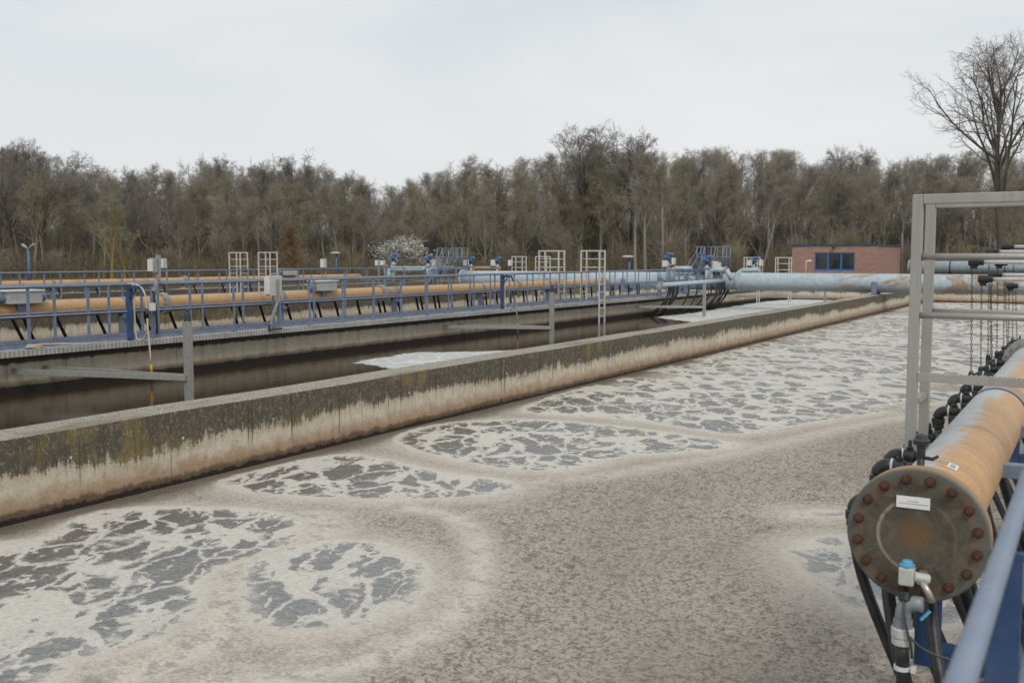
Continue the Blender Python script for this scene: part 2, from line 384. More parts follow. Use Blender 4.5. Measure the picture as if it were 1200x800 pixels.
# ------------------------------------------------------------------ mesh builder
class MB:
    def __init__(s):
        s.v = []
        s.f = []
        s.sm = []

    def quadstrip(s, rings, closed=True, smooth=True, caps=True):
        n = len(rings[0])
        b = len(s.v)
        for r in rings:
            s.v.extend(tuple(p) for p in r)
        for i in range(len(rings) - 1):
            for k in range(n if closed else n - 1):
                k2 = (k + 1) % n
                s.f.append((b + i * n + k, b + i * n + k2, b + (i + 1) * n + k2, b + (i + 1) * n + k))
                s.sm.append(smooth)
        if caps and closed:
            s.f.append(tuple(b + k for k in reversed(range(n))))
            s.sm.append(False)
            e = b + (len(rings) - 1) * n
            s.f.append(tuple(e + k for k in range(n)))
            s.sm.append(False)
        return s

    def box(s, x0, x1, y0, y1, z0, z1):
        b = len(s.v)
        s.v += [(x0, y0, z0), (x1, y0, z0), (x1, y1, z0), (x0, y1, z0), (x0, y0, z1), (x1, y0, z1), (x1, y1, z1), (x0, y1, z1)]
        for f in ((3, 2, 1, 0), (4, 5, 6, 7), (0, 1, 5, 4), (1, 2, 6, 5), (2, 3, 7, 6), (3, 0, 4, 7)):
            s.f.append(tuple(b + i for i in f))
            s.sm.append(False)
        return s

    def bar(s, a, c, w, h, up=(0, 0, 1)):
        """rectangular bar from a to c; w across, h along up"""
        a, c = V(a), V(c)
        d = (c - a).normalized()
        u = V(up)
        if abs(d.dot(u)) > 0.95:
            u = V((0, 1, 0))
        x = d.cross(u).normalized()
        u = x.cross(d).normalized()
        b = len(s.v)
        for p in (a, c):
            for i, j in ((-1, -1), (1, -1), (1, 1), (-1, 1)):
                s.v.append(tuple(p + x * (i * w / 2) + u * (j * h / 2)))
        for f in ((3, 2, 1, 0), (4, 5, 6, 7), (0, 1, 5, 4), (1, 2, 6, 5), (2, 3, 7, 6), (3, 0, 4, 7)):
            s.f.append(tuple(b + i for i in f))
            s.sm.append(False)
        return s

    def tube(s, pts, r, n=10, caps=True):
        pts = [V(p) for p in pts]
        rs = r if isinstance(r, (list, tuple)) else [r] * len(pts)
        d0 = (pts[1] - pts[0]).normalized()
        u = V((0, 0, 1)) if abs(d0.z) < 0.9 else V((0, 1, 0))
        x = d0.cross(u).normalized()
        rings = []
        for i, p in enumerate(pts):
            if i == 0:
                d = d0
            elif i == len(pts) - 1:
                d = (pts[i] - pts[i - 1]).normalized()
            else:
                d = (pts[i + 1] - pts[i - 1]).normalized()
            x = (x - d * x.dot(d)).normalized()
            y = d.cross(x)
            rings.append([p + x * (rs[i] * math.cos(2 * PI * k / n)) + y * (rs[i] * math.sin(2 * PI * k / n)) for k in range(n)])
        return s.quadstrip(rings, caps=caps)

    def cyl(s, a, c, r, n=24, r2=None):
        return s.tube([a, c], [r, r if r2 is None else r2], n)

    def lathe(s, origin, axis, profile, n=32):
        """profile: (distance along axis, radius) pairs"""
        o, ax = V(origin), V(axis).normalized()
        u = V((0, 0, 1)) if abs(ax.z) < 0.9 else V((0, 1, 0))
        x = ax.cross(u).normalized()
        y = ax.cross(x)
        rings = [[o + ax * t + x * (max(r, 1e-4) * math.cos(2 * PI * k / n)) - y * (max(r, 1e-4) * math.sin(2 * PI * k / n)) for k in range(n)] for t, r in profile]
        # hard edges between profile corners
        for i in range(len(rings) - 1):
            s.quadstrip([rings[i], rings[i + 1]], caps=False)
        b = len(s.v)
        s.v.extend(tuple(p) for p in rings[0])
        s.f.append(tuple(b + k for k in reversed(range(n))))
        s.sm.append(False)
        b = len(s.v)
        s.v.extend(tuple(p) for p in rings[-1])
        s.f.append(tuple(b + k for k in range(n)))
        s.sm.append(False)
        return s

    def ribbon(s, a, c, w, side):
        b = len(s.v)
        s.v += [tuple(a - side * w), tuple(a + side * w), tuple(c + side * w * 0.4), tuple(c - side * w * 0.4)]
        s.f.append((b, b + 1, b + 2, b + 3))
        s.sm.append(False)
        return s

    def mesh(s, name, off=(0, 0, 0)):
        me = bpy.data.meshes.new(name)
        ox, oy, oz = off
        me.from_pydata([(x - ox, y - oy, z - oz) for x, y, z in s.v], [], s.f)
        me.polygons.foreach_set('use_smooth', s.sm)
        me.update()
        return me

    def build(s, name, m, parent=None, bevel=0.0, label=None, origin=None):
        off = V(origin) if origin is not None else (parent_world(parent) if parent else V((0, 0, 0)))
        me = s.mesh(name, off)
        me.materials.append(m)
        o = bpy.data.objects.new(name, me)
        COL.objects.link(o)
        if parent:
            o.parent = parent
            if origin is not None:
                o.location = off - parent_world(parent)
        elif origin is not None:
            o.location = off
        if bevel:
            md = o.modifiers.new('edge', 'BEVEL')
            md.width = bevel
            md.segments = 2
            md.limit_method = 'ANGLE'
        if label:
            o['label'] = label
        return o


def parent_world(o):
    p = V((0, 0, 0))
    while o:
        p += o.location
        o = o.parent
    return p


def tag(o, label, cat, group=None, kind=None):
    if label:
        o['label'] = label
    if cat:
        o['category'] = cat
    if group:
        o['group'] = group
    if kind:
        o['kind'] = kind
    return o


def thing(name, label, cat, loc=(0, 0, 0), group=None):
    o = bpy.data.objects.new(name, None)
    o.empty_display_size = 0.1
    COL.objects.link(o)
    o.location = loc
    return tag(o, label, cat, group)


def copy_part(o, parent, delta):
    c = o.copy()
    COL.objects.link(c)
    c.parent = parent
    c.location = o.location + V(delta)
    for ch in o.children:
        g = ch.copy()
        COL.objects.link(g)
        g.parent = c
    return c


def copy_tree(o, parent=None):
    c = o.copy()
    COL.objects.link(c)
    c.parent = parent
    for ch in list(o.children):
        copy_tree(ch, c)
    return c


def bez(p0, p1, p2, p3, n=10):
    p0, p1, p2, p3 = V(p0), V(p1), V(p2), V(p3)
    out = []
    for i in range(n + 1):
        t = i / n
        out.append(p0 * (1 - t) ** 3 + p1 * (3 * t * (1 - t) ** 2) + p2 * (3 * t * t * (1 - t)) + p3 * t ** 3)
    return out


# ------------------------------------------------------------------ world, sun, camera
SUN_EL, SUN_AZ = 46.0, 138.0      # azimuth clockwise from +Y
w = bpy.data.worlds.new("World")
scene.world = w
w.use_nodes = True
nt = w.node_tree
nt.nodes.clear()
sky = nd(nt, 'ShaderNodeTexSky', sky_type='NISHITA', sun_disc=False, sun_elevation=R(SUN_EL), sun_rotation=R(SUN_AZ), dust_density=3.0, air_density=1.0)
gen = nd(nt, 'ShaderNodeTexCoord').outputs['Generated']
sz = nd(nt, 'ShaderNodeSeparateXYZ', {0: gen}).outputs[2]
cl = noise(nt, mapping(nt, gen, (1, 1, 2.6)), 2.4, 5, 0.5, 0.3).outputs[0]
grad = mixc(nt, sstep(nt, sz, -0.02, 0.42), (7.45, 7.55, 7.60), (5.85, 6.45, 6.8))
grad = mixc(nt, ma(nt, 'MULTIPLY', sstep(nt, cl, 0.34, 0.66), 0.8), grad, (7.85, 7.92, 7.95))
cloud = mixc(nt, 0.94, sky.outputs[0], grad)
bg = nd(nt, 'ShaderNodeBackground', {'Color': cloud, 'Strength': 0.110})
nt.links.new(bg.outputs[0], nd(nt, 'ShaderNodeOutputWorld').inputs[0])

ld = bpy.data.lights.new('sun', 'SUN')
ld.energy = 1.45
ld.angle = R(18)
ld.color = (1.0, 0.96, 0.90)
lo = bpy.data.objects.new('sun', ld)
COL.objects.link(lo)
az, el = R(SUN_AZ), R(SUN_EL)
sd = V((math.sin(az) * math.cos(el), math.cos(az) * math.cos(el), math.sin(el)))
lo.rotation_euler = sd.to_track_quat('Z', 'Y').to_euler()

cd = bpy.data.cameras.new('camera')
cd.sensor_width = 36
cd.lens = 35
cd.clip_start = 0.05
cd.clip_end = 3000
cd.dof.use_dof = True
cd.dof.focus_distance = 13.0
cd.dof.aperture_fstop = 5.6
co = bpy.data.objects.new('camera', cd)
COL.objects.link(co)
co.location = EYE
co.rotation_euler = Matrix((RT, UP, -FW)).transposed().to_euler()
scene.camera = co
scene.view_settings.view_transform = 'Standard'
scene.view_settings.look = 'None'
scene.view_settings.exposure = 0
scene.render.engine = 'CYCLES'
scene.cycles.use_denoising = True
scene.cycles.denoising_prefilter = 'ACCURATE'
scene.cycles.max_bounces = 5
scene.cycles.diffuse_bounces = 3
scene.cycles.glossy_bounces = 3

# ------------------------------------------------------------------ main dimensions (metres; deck = 0)
WZ = -0.75           # water level
YE = 57.0            # far end of the basins
Y0 = -6.0
WX = -8.05           # near face of the dividing wall
WT = 0.52
DX = -15.65          # near edge of the left walkway
DX2 = -31.55         # near edge of the second walkway
XL, XR = -48.6, 9.0

# ------------------------------------------------------------------ ground
mb = MB()
for x0, x1, y0, y1 in ((-900, 900, YE + 0.4, 1400), (-900, XL - 0.4, -300, YE + 0.4), (XR + 0.3, 900, -300, YE + 0.4), (XL - 0.4, XR + 0.3, -300, Y0 - 0.4)):
    b = len(mb.v)
    mb.v += [(x0, y0, -0.08), (x1, y0, -0.08), (x1, y1, -0.08), (x0, y1, -0.08)]
    mb.f.append((b, b + 1, b + 2, b + 3))
    mb.sm.append(False)
tag(mb.build('ground', M['ground']), 'flat winter grass around the basins', None, kind='structure')

# ------------------------------------------------------------------ aerated basin surface
PX = lambda *pts: np.array([tuple(survey(x, y, 2, WZ))[:2] for x, y in pts])
BOILS = [
    PX((-60, 640), (0, 636), (55, 632), (75, 612), (110, 600), (165, 594), (240, 594), (310, 598), (350, 606), (362, 618), (335, 645), (280, 660), (240, 675),
       (247, 690), (238, 715), (205, 745), (150, 765), (90, 775), (60, 800), (30, 830), (-60, 840)),
    PX((275, 690), (285, 665), (320, 645), (370, 634), (420, 632), (460, 640), (490, 652), (503, 670), (502, 692), (480, 715), (440, 730), (395, 740), (350, 745), (305, 738), (280, 715)),
    PX((245, 566), (300, 552), (350, 540), (400, 532), (430, 534), (480, 545), (530, 556), (590, 562), (612, 570), (590, 580), (530, 586), (450, 588), (380, 585), (320, 582), (270, 575)),
    PX((455, 518), (475, 505), (520, 496), (560, 493), (620, 491), (700, 497), (770, 505), (830, 514), (875, 521), (850, 528), (790, 531), (720, 536), (680, 551), (620, 554), (560, 546), (500, 533)),
    PX((600, 482), (640, 465), (700, 450), (780, 430), (860, 410), (940, 390), (1040, 367), (1075, 356), (1200, 352), (1330, 352), (1330, 425), (1200, 450), (1120, 468), (1060, 480), (980, 491),
       (900, 505), (860, 511), (800, 501), (720, 490), (650, 487)),
    PX((918, 601), (950, 598), (1005, 601), (1000, 606), (950, 608)),
    PX((915, 643), (948, 631), (1010, 625), (1080, 628), (1150, 640), (1180, 680), (1150, 735), (1080, 740), (1020, 725), (975, 705), (940, 675)),
    PX((290, 799), (345, 793), (370, 825), (280, 825)),
]
SWIRLS = [
    (PX((480, 596), (540, 605), (565, 640), (560, 690), (520, 735), (450, 772), (350, 795), (240, 800)), 0.16, 1.0),
    (PX((600, 566), (660, 562), (720, 556), (780, 545), (880, 528), (990, 500), (1070, 487)), 0.22, 0.75),
    (PX((365, 606), (390, 625), (330, 648), (275, 680), (262, 720), (240, 760), (120, 800), (40, 860)), 0.34, 1.0),
    (PX((505, 668), (530, 690), (510, 730), (430, 758), (330, 770), (230, 800)), 0.14, 0.7),
    (PX((250, 585), (330, 595), (440, 600), (520, 600)), 0.12, 0.35),
    (PX((930, 630), (915, 650), (940, 690), (990, 725), (1060, 760)), 0.10, 0.6),
    (PX((560, 600), (600, 590), (640, 575)), 0.12, 0.4),
]


def seg_dist(P, A, B):
    d = B - A
    t = np.clip(((P - A) @ d) / max(d @ d, 1e-9), 0, 1)
    return np.linalg.norm(P - (A + t[:, None] * d), axis=1)


def smooth_poly(p, it=2):
    for _ in range(it):
        q = np.roll(p, -1, axis=0)
        p = np.stack((p * 0.75 + q * 0.25, p * 0.25 + q * 0.75), 1).reshape(-1, 2)
    return p


def poly_sd(P, poly):
    poly = smooth_poly(poly)
    n = len(poly)
    dist = np.full(len(P), 1e9)
    ins = np.zeros(len(P), bool)
    for i in range(n):
        A, B = poly[i], poly[(i + 1) % n]
        dist = np.minimum(dist, seg_dist(P, A, B))
        c = (A[1] > P[:, 1]) != (B[1] > P[:, 1])
        with np.errstate(divide='ignore', invalid='ignore'):
            xi = (B[0] - A[0]) * (P[:, 1] - A[1]) / (B[1] - A[1]) + A[0]
        ins ^= c & (P[:, 0] < xi)
    return np.where(ins, dist, -dist)


def vnoise(x, y, seed):
    """smooth value noise in -1..1 on arrays"""
    xi, yi = np.floor(x).astype(np.int64), np.floor(y).astype(np.int64)
    fx, fy = x - xi, y - yi
    fx, fy = fx * fx * (3 - 2 * fx), fy * fy * (3 - 2 * fy)

    def h(a, b):
        n = (a * 374761393 + b * 668265263 + seed * 974634721) & 0xffffffff
        n = ((n ^ (n >> 13)) * 1274126177) & 0xffffffff
        return ((n ^ (n >> 16)) & 0xffff) / 32767.5 - 1
    return (h(xi, yi) * (1 - fx) + h(xi + 1, yi) * fx) * (1 - fy) + (h(xi, yi + 1) * (1 - fx) + h(xi + 1, yi + 1) * fx) * fy


def grid_object(name, xs, ys, z, m, attrs, relief=None):
    X, Y = np.meshgrid(xs, ys)
    P = np.stack((X.ravel(), Y.ravel()), 1)
    nx, ny = len(xs), len(ys)
    dz = relief(P) if relief is not None else np.zeros(len(P))
    verts = np.column_stack((P, z + dz))
    idx = np.arange(nx * ny).reshape(ny, nx)
    faces = np.stack((idx[:-1, :-1], idx[:-1, 1:], idx[1:, 1:], idx[1:, :-1]), -1).reshape(-1, 4)
    me = bpy.data.meshes.new(name)
    me.from_pydata(verts.tolist(), [], faces.tolist())
    for an, fn in attrs.items():
        a = me.attributes.new(an, 'FLOAT', 'POINT')
        a.data.foreach_set('value', fn(P).astype(np.float32))
    if relief is not None:
        a = me.attributes.new('relief', 'FLOAT', 'POINT')
        a.data.foreach_set('value', dz.astype(np.float32))
    me.materials.append(m)
    me.polygons.foreach_set('use_smooth', [True] * len(faces))
    o = bpy.data.objects.new(name, me)
    COL.objects.link(o)
    return o


def boil_attr(P):
    d = np.full(len(P), -9.0)
    for p in BOILS:
        d = np.maximum(d, poly_sd(P, p))
    return d


def swirl_attr(P):
    v = np.zeros(len(P))
    for pl, wd, amp in SWIRLS:
        q = pl
        for _ in range(2):
            q = np.concatenate((q[:1], np.stack((q[:-1] * .75 + q[1:] * .25, q[:-1] * .25 + q[1:] * .75), 1).reshape(-1, 2), q[-1:]))
        d = np.full(len(P), 9.0)
        for i in range(len(q) - 1):
            d = np.minimum(d, seg_dist(P, q[i], q[i + 1]))
        v = np.maximum(v, amp * np.exp(-(d / wd) ** 2))
    return v


def foam_mat():
    m, nt = new_mat('aerated_sludge_foam')
    p3 = wpos(nt)
    sp = nd(nt, 'ShaderNodeSeparateXYZ', {0: p3})
    flat = nd(nt, 'ShaderNodeCombineXYZ', {0: sp.outputs[0], 1: sp.outputs[1], 2: 0.0}).outputs[0]
    boil = nd(nt, 'ShaderNodeAttribute', attribute_name='boil').outputs['Fac']
    swirl = nd(nt, 'ShaderNodeAttribute', attribute_name='swirl').outputs['Fac']
    relief = nd(nt, 'ShaderNodeAttribute', attribute_name='relief').outputs['Fac']
    wA = noise(nt, flat, 1.6, 4, 0.6)
    wB = noise(nt, flat, 5.5, 4, 0.62)
    wC = noise(nt, flat, 22, 5, 0.7)
    off = nd(nt, 'ShaderNodeVectorMath', {0: wA.outputs[1], 1: (0.5, 0.5, 0.5)}, operation='SUBTRACT').outputs[0]
    offb = nd(nt, 'ShaderNodeVectorMath', {0: wB.outputs[1], 1: (0.5, 0.5, 0.5)}, operation='SUBTRACT').outputs[0]
    w1 = nd(nt, 'ShaderNodeVectorMath', {0: off, 'Scale': 0.34}, operation='SCALE').outputs[0]
    w1 = nd(nt, 'ShaderNodeVectorMath', {0: flat, 1: w1}, operation='ADD').outputs[0]
    w2 = nd(nt, 'ShaderNodeVectorMath', {0: offb, 'Scale': 0.12}, operation='SCALE').outputs[0]
    warp = nd(nt, 'ShaderNodeVectorMath', {0: w1, 1: w2}, operation='ADD').outputs[0]
    warp = mapping(nt, mapping(nt, warp, rot=(0, 0, R(-30))), (1.40, 0.72, 1))
    # signed distance into a boil, ragged
    s = ma(nt, 'ADD', boil, ma(nt, 'MULTIPLY', ma(nt, 'SUBTRACT', wB.outputs[0], 0.5), 0.28))
    s = ma(nt, 'ADD', s, ma(nt, 'MULTIPLY', ma(nt, 'SUBTRACT', wC.outputs[0], 0.5), 0.06))
    # far away the boils merge into long drifts: carve scum streaks
    far = sstep(nt, sp.outputs[1], 13.0, 20.0)
    st = noise(nt, mapping(nt, flat, (0.30, 0.75, 1), rot=(0, 0, R(-12))), 1.0, 4, 0.6, 0.6).outputs[0]
    s = ma(nt, 'SUBTRACT', s, ma(nt, 'MULTIPLY', far, ma(nt, 'MULTIPLY', sstep(nt, st, 0.52, 0.66), 2.2)))
    inside = sstep(nt, s, -0.05, 0.03)
    # cells: rounded pools of several sizes parted by thin lacy foam
    vary = noise(nt, flat, 1.1, 3, 0.6).outputs[0]
    vary2 = noise(nt, mapping(nt, flat, loc=(7, 3, 0)), 2.6, 4, 0.65).outputs[0]
    band = noise(nt, mapping(nt, flat, (0.28, 0.7, 1), loc=(1, 8, 0), rot=(0, 0, R(-14))), 1.0, 4, 0.62, 0.8).outputs[0]
    ragged = ma(nt, 'ADD', ma(nt, 'MULTIPLY', ma(nt, 'SUBTRACT', wC.outputs[0], 0.5), 0.16), ma(nt, 'MULTIPLY', ma(nt, 'SUBTRACT', wB.outputs[0], 0.5), 0.10))
    v1 = nd(nt, 'ShaderNodeTexVoronoi', {'Vector': warp, 'Scale': 1.7, 'Randomness': 1.0}, feature='DISTANCE_TO_EDGE').outputs['Distance']
    t1 = ma(nt, 'ADD', 0.035, ma(nt, 'ADD', ma(nt, 'MULTIPLY', sstep(nt, vary, 0.45, 0.70), 0.16), ma(nt, 'MULTIPLY', ma(nt, 'MULTIPLY', far, sstep(nt, band, 0.46, 0.62)), 0.20)))
    c1 = sstep(nt, ma(nt, 'ADD', ma(nt, 'SUBTRACT', v1, t1), ragged), -0.02, 0.035)

    scal = nd(nt, 'ShaderNodeTexVoronoi', {'Vector': warp, 'Scale': 12.0, 'Randomness': 1.0}, feature='F1').outputs['Distance']
    scal = ma(nt, 'MULTIPLY', ma(nt, 'SUBTRACT', 0.42, scal), 0.26)

    def pools(scale, w0, w1_, rnd_r):
        e = nd(nt, 'ShaderNodeTexVoronoi', {'Vector': warp, 'Scale': scale, 'Randomness': 1.0}, feature='DISTANCE_TO_EDGE').outputs['Distance']
        f1 = nd(nt, 'ShaderNodeTexVoronoi', {'Vector': warp, 'Scale': scale, 'Randomness': 1.0}, feature='F1').outputs['Distance']
        t_ = ma(nt, 'SUBTRACT', ma(nt, 'ADD', w0, ma(nt, 'MULTIPLY', sstep(nt, vary2, 0.40, 0.70), w1_)), ma(nt, 'MULTIPLY', sstep(nt, s, 0.20, 0.50), 0.02))
        rg = ma(nt, 'ADD', ma(nt, 'MULTIPLY', ragged, 0.45), ma(nt, 'MULTIPLY', scal, 0.75))
        a_ = sstep(nt, ma(nt, 'ADD', ma(nt, 'SUBTRACT', e, t_), rg), -0.02, 0.03)
        b_ = sstep(nt, ma(nt, 'ADD', ma(nt, 'SUBTRACT', rnd_r, f1), ma(nt, 'MULTIPLY', rg, 1.4)), -0.04, 0.05)
        return ma(nt, 'MULTIPLY', a_, b_)
    pa = pools(2.4, -0.035, 0.065, 0.67)
    pb = pools(4.8, -0.025, 0.10, 0.66)
    c2 = nd(nt, 'ShaderNodeMix', {0: sstep(nt, ma(nt, 'ADD', vary, ma(nt, 'MULTIPLY', wB.outputs[0], 0.3)), 0.62, 0.72), 2: pa, 3: pb}).outputs[0]
    deep = sstep(nt, ma(nt, 'ADD', s, ragged), 0.03, 0.17)
    cell = ma(nt, 'MULTIPLY', ma(nt, 'MULTIPLY', c1, c2), ma(nt, 'MULTIPLY', deep, inside))
    # colours
    grain = noise(nt, mapping(nt, flat, (1.0, 1.15, 1)), 26, 6, 0.78, 0.1).outputs[0]
    jit = nd(nt, 'ShaderNodeVectorMath', {0: flat, 1: nd(nt, 'ShaderNodeVectorMath', {0: offb, 'Scale': 0.10}, operation='SCALE').outputs[0]}, operation='ADD').outputs[0]
    lump = nd(nt, 'ShaderNodeTexVoronoi', {'Vector': jit, 'Scale': 21.0, 'Randomness': 1.0, 'Smoothness': 0.6}, feature='SMOOTH_F1').outputs['Distance']
    grain2 = noise(nt, mapping(nt, flat, loc=(2, 5, 1)), 55, 4, 0.75).outputs[0]
    mid_ = noise(nt, mapping(nt, flat, (0.9, 1.1, 1), loc=(9, 5, 1)), 16, 5, 0.75).outputs[0]
    gA = noise(nt, flat, 38, 3, 0.62, 0.2).outputs[0]
    lumps = ma(nt, 'ADD', ma(nt, 'ADD', ma(nt, 'MULTIPLY', gA, 0.55), ma(nt, 'MULTIPLY', ma(nt, 'SUBTRACT', 0.75, lump), 0.18)), ma(nt, 'ADD', ma(nt, 'MULTIPLY', mid_, 0.12), ma(nt, 'MULTIPLY', grain2, 0.28)))
    broad = noise(nt, mapping(nt, flat, (1, 0.5, 1), loc=(3, 9, 0)), 0.5, 4, 0.6).outputs[0]
    scum = mixc(nt, sstep(nt, lumps, 0.415, 0.585), (0.222, 0.188, 0.152), (0.52, 0.468, 0.408))
    scum = mixc(nt, ma(nt, 'MULTIPLY', sstep(nt, relief, -0.002, -0.013), 0.5), scum, (0.100, 0.079, 0.060))  # shadow in the crevices painted from the relief height
    scum = mixc(nt, ma(nt, 'MULTIPLY', sstep(nt, relief, 0.003, 0.016), 0.40), scum, (0.60, 0.54, 0.47))  # highlights on the lump tops painted in as lighter colour
    scum = mixc(nt, ma(nt, 'MULTIPLY', sstep(nt, grain, 0.54, 0.70), 0.30), scum, (0.55, 0.49, 0.42))
    scum = mixc(nt, ma(nt, 'MULTIPLY', sstep(nt, broad, 0.42, 0.66), 0.22), scum, (0.27, 0.215, 0.16))
    scum = mixc(nt, ma(nt, 'MULTIPLY', sstep(nt, s, -0.6, -2.4), 0.34), scum, (0.20, 0.165, 0.130))
    pale = ma(nt, 'MULTIPLY', swirl, sstep(nt, ma(nt, 'ADD', ma(nt, 'MULTIPLY', wB.outputs[0], 0.6), ma(nt, 'MULTIPLY', grain, 0.4)), 0.18, 0.52))
    near = ma(nt, 'MULTIPLY', sstep(nt, s, -0.50, -0.02), ma(nt, 'ADD', 0.45, ma(nt, 'MULTIPLY', wA.outputs[0], 0.8)))
    pale = ma(nt, 'MAXIMUM', pale, ma(nt, 'MULTIPLY', near, 0.75))
    cream = mixc(nt, sstep(nt, grain, 0.3, 0.7), (0.48, 0.428, 0.36), (0.64, 0.588, 0.515))
    scum = mixc(nt, ma(nt, 'MULTIPLY', pale, 0.9, clamp=True), scum, cream)
    # darker brown strip in the scum beside the wall
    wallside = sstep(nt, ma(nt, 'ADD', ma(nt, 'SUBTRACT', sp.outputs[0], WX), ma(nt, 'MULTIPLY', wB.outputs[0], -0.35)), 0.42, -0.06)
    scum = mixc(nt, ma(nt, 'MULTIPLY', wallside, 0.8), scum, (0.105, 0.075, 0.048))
    white = mixc(nt, sstep(nt, wC.outputs[0], 0.3, 0.7), (0.54, 0.50, 0.44), (0.71, 0.675, 0.615))
    ringw = sstep(nt, ma(nt, 'ABSOLUTE', ma(nt, 'SUBTRACT', s, 0.02)), 0.09, 0.0)
    white = mixc(nt, ma(nt, 'MULTIPLY', ringw, 0.5), white, (0.60, 0.53, 0.44))
    film = ma(nt, 'MULTIPLY', sstep(nt, vary2, 0.5, 0.75), 0.35)
    white = mixc(nt, film, white, (0.40, 0.38, 0.345))
    froth = sstep(nt, noise(nt, flat, 75, 3, 0.7).outputs[0], 0.55, 0.68)
    white = mixc(nt, ma(nt, 'MULTIPLY', froth, ma(nt, 'MULTIPLY', sstep(nt, wB.outputs[0], 0.42, 0.62), 0.45)), white, (0.30, 0.285, 0.26))
    col = mixc(nt, inside, scum, white)
    white = mixc(nt, ma(nt, 'MULTIPLY', far, ma(nt, 'MULTIPLY', sstep(nt, vary2, 0.40, 0.60), 0.55)), white, (0.42, 0.41, 0.385))
    col = mixc(nt, inside, scum, white)
    hgt_s = ma(nt, 'MULTIPLY', lumps, ma(nt, 'SUBTRACT', 1.0, ma(nt, 'MULTIPLY', pale, 0.75, clamp=True)))
    hgt_w = ma(nt, 'ADD', ma(nt, 'ADD', ma(nt, 'MULTIPLY', wC.outputs[0], 0.45), ma(nt, 'MULTIPLY', grain2, 0.15)), ma(nt, 'MULTIPLY', cell, -0.5))
    hgt = ma(nt, 'ADD', ma(nt, 'MULTIPLY', hgt_s, ma(nt, 'SUBTRACT', 1.0, inside)), ma(nt, 'MULTIPLY', hgt_w, inside))
    bn = nd(nt, 'ShaderNodeBump', {'Height': hgt, 'Strength': 1.0, 'Distance': 0.05})
    fo = nd(nt, 'ShaderNodeBsdfPrincipled', {'Base Color': col, 'Roughness': 0.75, 'Normal': bn.outputs[0], 'Specular IOR Level': 0.3})
    rip = noise(nt, mapping(nt, flat, (1.0, 1.4, 1)), 17, 3, 0.6, 0.8).outputs[0]
    wb = nd(nt, 'ShaderNodeBump', {'Height': rip, 'Strength': 0.45, 'Distance': 0.02})
    wcol = mixc(nt, sstep(nt, wC.outputs[0], 0.4, 0.7), (0.10, 0.098, 0.092), (0.16, 0.158, 0.15))
    wa = nd(nt, 'ShaderNodeBsdfPrincipled', {'Base Color': wcol, 'Roughness': 0.18, 'IOR': 2.35, 'Normal': wb.outputs[0]})
    mx = nd(nt, 'ShaderNodeMixShader', {0: cell, 1: fo.outputs[0], 2: wa.outputs[0]})
    nt.links.new(mx.outputs[0], nd(nt, 'ShaderNodeOutputMaterial').inputs[0])
    return m


def scum_relief(P):
    x, y = P[:, 0], P[:, 1]
    wx = x + 0.03 * vnoise(x * 9, y * 9, 5)
    wy = y + 0.03 * vnoise(x * 9, y * 9, 6)
    n = 0.62 * vnoise(wx * 23, wy * 20, 1) + 0.50 * vnoise(wx * 39, wy * 34, 2) + 0.10 * vnoise(x * 9, y * 9, 3)
    n = np.where(n > 0, np.abs(n) ** 0.8, -np.abs(n) ** 1.1)
    b = boil_attr(P)
    k = np.clip((-b - 0.02) / 0.5, 0, 1) * (1 - 0.75 * np.clip(swirl_attr(P), 0, 1))
    k *= np.clip((x - WX) / 0.6, 0.15, 1)
    k *= 0.55 + 0.45 * np.clip(0.5 + vnoise(x * 0.8, y * 0.8, 9), 0, 1)
    near = np.clip((15.0 - y) / 3.0, 0, 1)
    rim = 0.012 * np.exp(-(b / 0.10) ** 2)
    return 0.021 * n * k * near + rim * near + 0.004 * vnoise(x * 5, y * 5, 8) * (b > 0)


xs = np.concatenate((np.arange(WX - 0.1, 0.3, 0.022), np.linspace(0.7, XR, 12)))
ys = np.concatenate((np.arange(Y0, 2.4, 0.5), np.arange(2.4, 10, 0.022), np.arange(10, 14, 0.035), np.arange(14, 22, 0.10), np.arange(22, YE + 0.3, 0.35)))
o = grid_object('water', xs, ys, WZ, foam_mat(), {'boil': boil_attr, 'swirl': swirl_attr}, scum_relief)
tag(o, 'brown aerated water with white foam rings and scum in the near basin', None, kind='structure')


